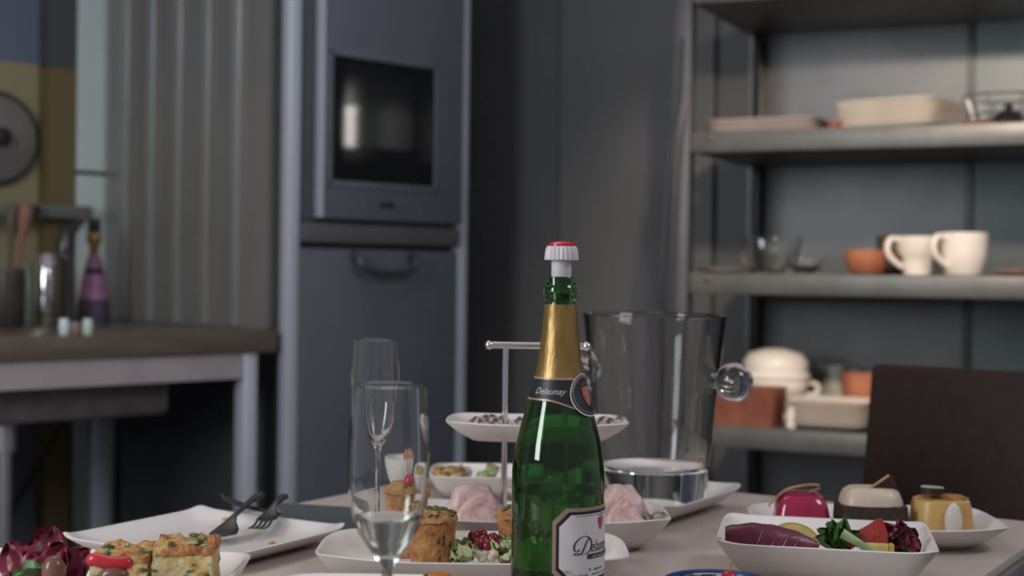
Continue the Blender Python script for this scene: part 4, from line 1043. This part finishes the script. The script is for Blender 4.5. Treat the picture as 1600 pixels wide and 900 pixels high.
def half_disc(bm, r, t, a0=0, a1=PI, rin=0.0, n=18):
    A = [(r * math.cos(a0 + (a1 - a0) * k / n), r * math.sin(a0 + (a1 - a0) * k / n)) for k in range(n + 1)]
    Bp = [(rin * math.cos(a0 + (a1 - a0) * k / n), rin * math.sin(a0 + (a1 - a0) * k / n)) for k in range(n, -1, -1)] if rin else [(0, 0)]
    poly = A + Bp
    f_ = [bm.verts.new((x, -t, z)) for x, z in poly]; g_ = [bm.verts.new((x, t, z)) for x, z in poly]
    if rin:
        m_ = n + 1
        for k in range(n):
            bm.faces.new((f_[k], f_[k + 1], f_[2 * m_ - 2 - k], f_[2 * m_ - 1 - k])); bm.faces.new((g_[k], g_[2 * m_ - 1 - k], g_[2 * m_ - 2 - k], g_[k + 1]))
    else: bm.faces.new(f_); bm.faces.new(list(reversed(g_)))
    for k in range(len(poly)): j = (k + 1) % len(poly); bm.faces.new((f_[k], g_[k], g_[j], f_[j]))
    return bm
q = D(1243, 845, 1.505); ls = thing('lemon_slice', 'half slice of lemon leaning behind the radicchio roll', 'lemon', q, R(-10))
part('flesh', half_disc(B(), .0235, .0022), lem, ls, rot=(R(-58), R(10), 0)); part('rind', half_disc(B(), .0255, .0025, rin=.0236), rind, ls, rot=(R(-58), R(10), 0))
q = D(1306, 846, 1.475); ar = thing('parsley_sprig', 'dark green parsley sprig in the middle of the salad bowl', 'parsley', q)
for k, (az, el, L) in enumerate(((160, 35, .026), (120, 62, .026), (60, 60, .028), (20, 25, .028), (200, 15, .024), (90, 40, .022), (-20, 5, .02), (140, 80, .02))):
    tp = Vector((math.cos(R(az)) * math.cos(R(el)), -.3, math.sin(R(el)))).normalized() * L
    bm = B(); add_leaf(bm, (0, 0, -.008), tp, .0095, up=(.1, -1, .5), curl=.3, ruffle=.7, seed=k + 3, nu=12, nv=8, thick=.001); part('leaf', bm, leafg, ar)
q = D(1352, 838, 1.468); tw = thing('tomato_wedge', 'red tomato wedge in the salad bowl', 'tomato', q, R(-8))
bm = B(); pts = []
rings = []
for x, hh, wd in ((-.025, .001, .001), (-.018, .008, .006), (-.008, .014, .009), (.004, .021, .010), (.012, .0275, .008), (.017, .0285, .006), (.021, .018, .004), (.024, .003, .001)):
    rings.append([(x, -wd, -.010), (x, wd, -.010), (x, wd * .8, -.010 + hh), (x, -wd * .35, -.010 + hh * 1.02)])
add_loft(bm, rings); part('flesh', bm, mat('tomato_red', (.42, .03, .03), (.34, .05, .04), scale=50, rough=.2), tw)
bm = B(); add_blob(bm, (.009, -.0062, .003), (.0045, .0010, .0050), .3, 2, 3, 2); part('seed_pocket', bm, mat('tomato_seed', (.30, .07, .04), (.36, .04, .035), scale=200, rough=.25), tw)
q = D(1371, 856, 1.450); lw = thing('lemon_wedge', 'thick lemon wedge at the front right of the salad bowl', 'lemon', q, R(-8))
bm = B(); add_box(bm, -.0165, .011, -.005, .005, -.005, .0045, .0015); part('flesh', bm, lem, lw)
bm = B(); add_box(bm, .0112, .0165, -.0055, .0055, -.0055, .005, .0018); part('rind', bm, rind, lw)
q = D(1340, 850, 1.448); bm = B(); add_tube(bm, smooth_path([(-.015, .004, .010), (-.004, 0, .004), (.010, -.002, -.004), (.022, -.002, -.008)], 5), [.0055 - .0002 * k for k in range(16)], 10); o = part('celery_stalk', bm, mat('celery_pale', (.30, .36, .18), (.22, .30, .12), scale=60, rough=.4, stretch=(.3, 2, 2))); o.location = q; tag(o, 'pale green celery stalk between the parsley and the lemon wedge', 'celery')
q = D(1402, 852, 1.482); rr2 = thing('red_lettuce', 'crinkled dark red lettuce at the right end of the salad bowl', 'lettuce', q)
for k, (az, el, L, m_) in enumerate(((150, 50, .030, radic), (90, 60, .028, radic), (40, 40, .026, radic), (10, 10, .024, radic), (-30, -15, .020, radic), (70, 42, .024, leafg), (180, 10, .022, radic))):
    tp = Vector((math.cos(R(az)) * math.cos(R(el)), -.15, math.sin(R(el)))).normalized() * L
    bm = B(); add_leaf(bm, (0, 0, -.006), tp, .013, up=(.1, -1, .4), curl=.3, ruffle=.6, seed=k + 13, nu=12, nv=9, thick=.001); part('leaf', bm, m_, rr2)

# =================================================================== BLUE TIN
tx_, ty_ = (1128 - 800) / F * 1.272, 1.272
tn = thing('blue_tin', 'round tin with blue rim and patterned lid at the bottom edge', 'tin', (tx_, ty_, TZ))
bm = B(); add_lathe(bm, [(0, 0), (.047, 0), (.049, .003), (.049, .044), (0, .044)], 56); part('body', bm, mat('blue_enamel', (.016, .035, .15), (.02, .045, .18), scale=30, rough=.25), tn)
bm = B(); add_lathe(bm, [(.043, .0445), (.050, .0445), (.0505, .049), (.048, .0505), (.0435, .0495)], 56, closed=True); part('rim', bm, MATS['blue_enamel'], tn)
bm = B(); add_lathe(bm, [(0, .0445), (.0432, .0445), (.0432, .0480), (0, .0482)], 56); part('lid', bm, mat('patterned_print', (.02, .022, .03), (.42, .40, .34), scale=95, rough=.35, lo=.46, hi=.52), tn)
q = D(1139, 903, 1.25); bp = thing('berry_pick', 'red berry on a thin pick above the blue tin', 'garnish', (q.x, q.y, q.z))
bm = B(); add_blob(bm, (0, 0, 0), (.0075, .0075, .0065), .08, 2, 4, 3); part('berry', bm, berry_m, bp)
bm = B(); add_tube(bm, [(0, 0, -.006), (.0015, 0, .014)], [.0009, .0009], 8); part('pick', bm, mat('pink_pick', (.42, .22, .20), rough=.5), bp)
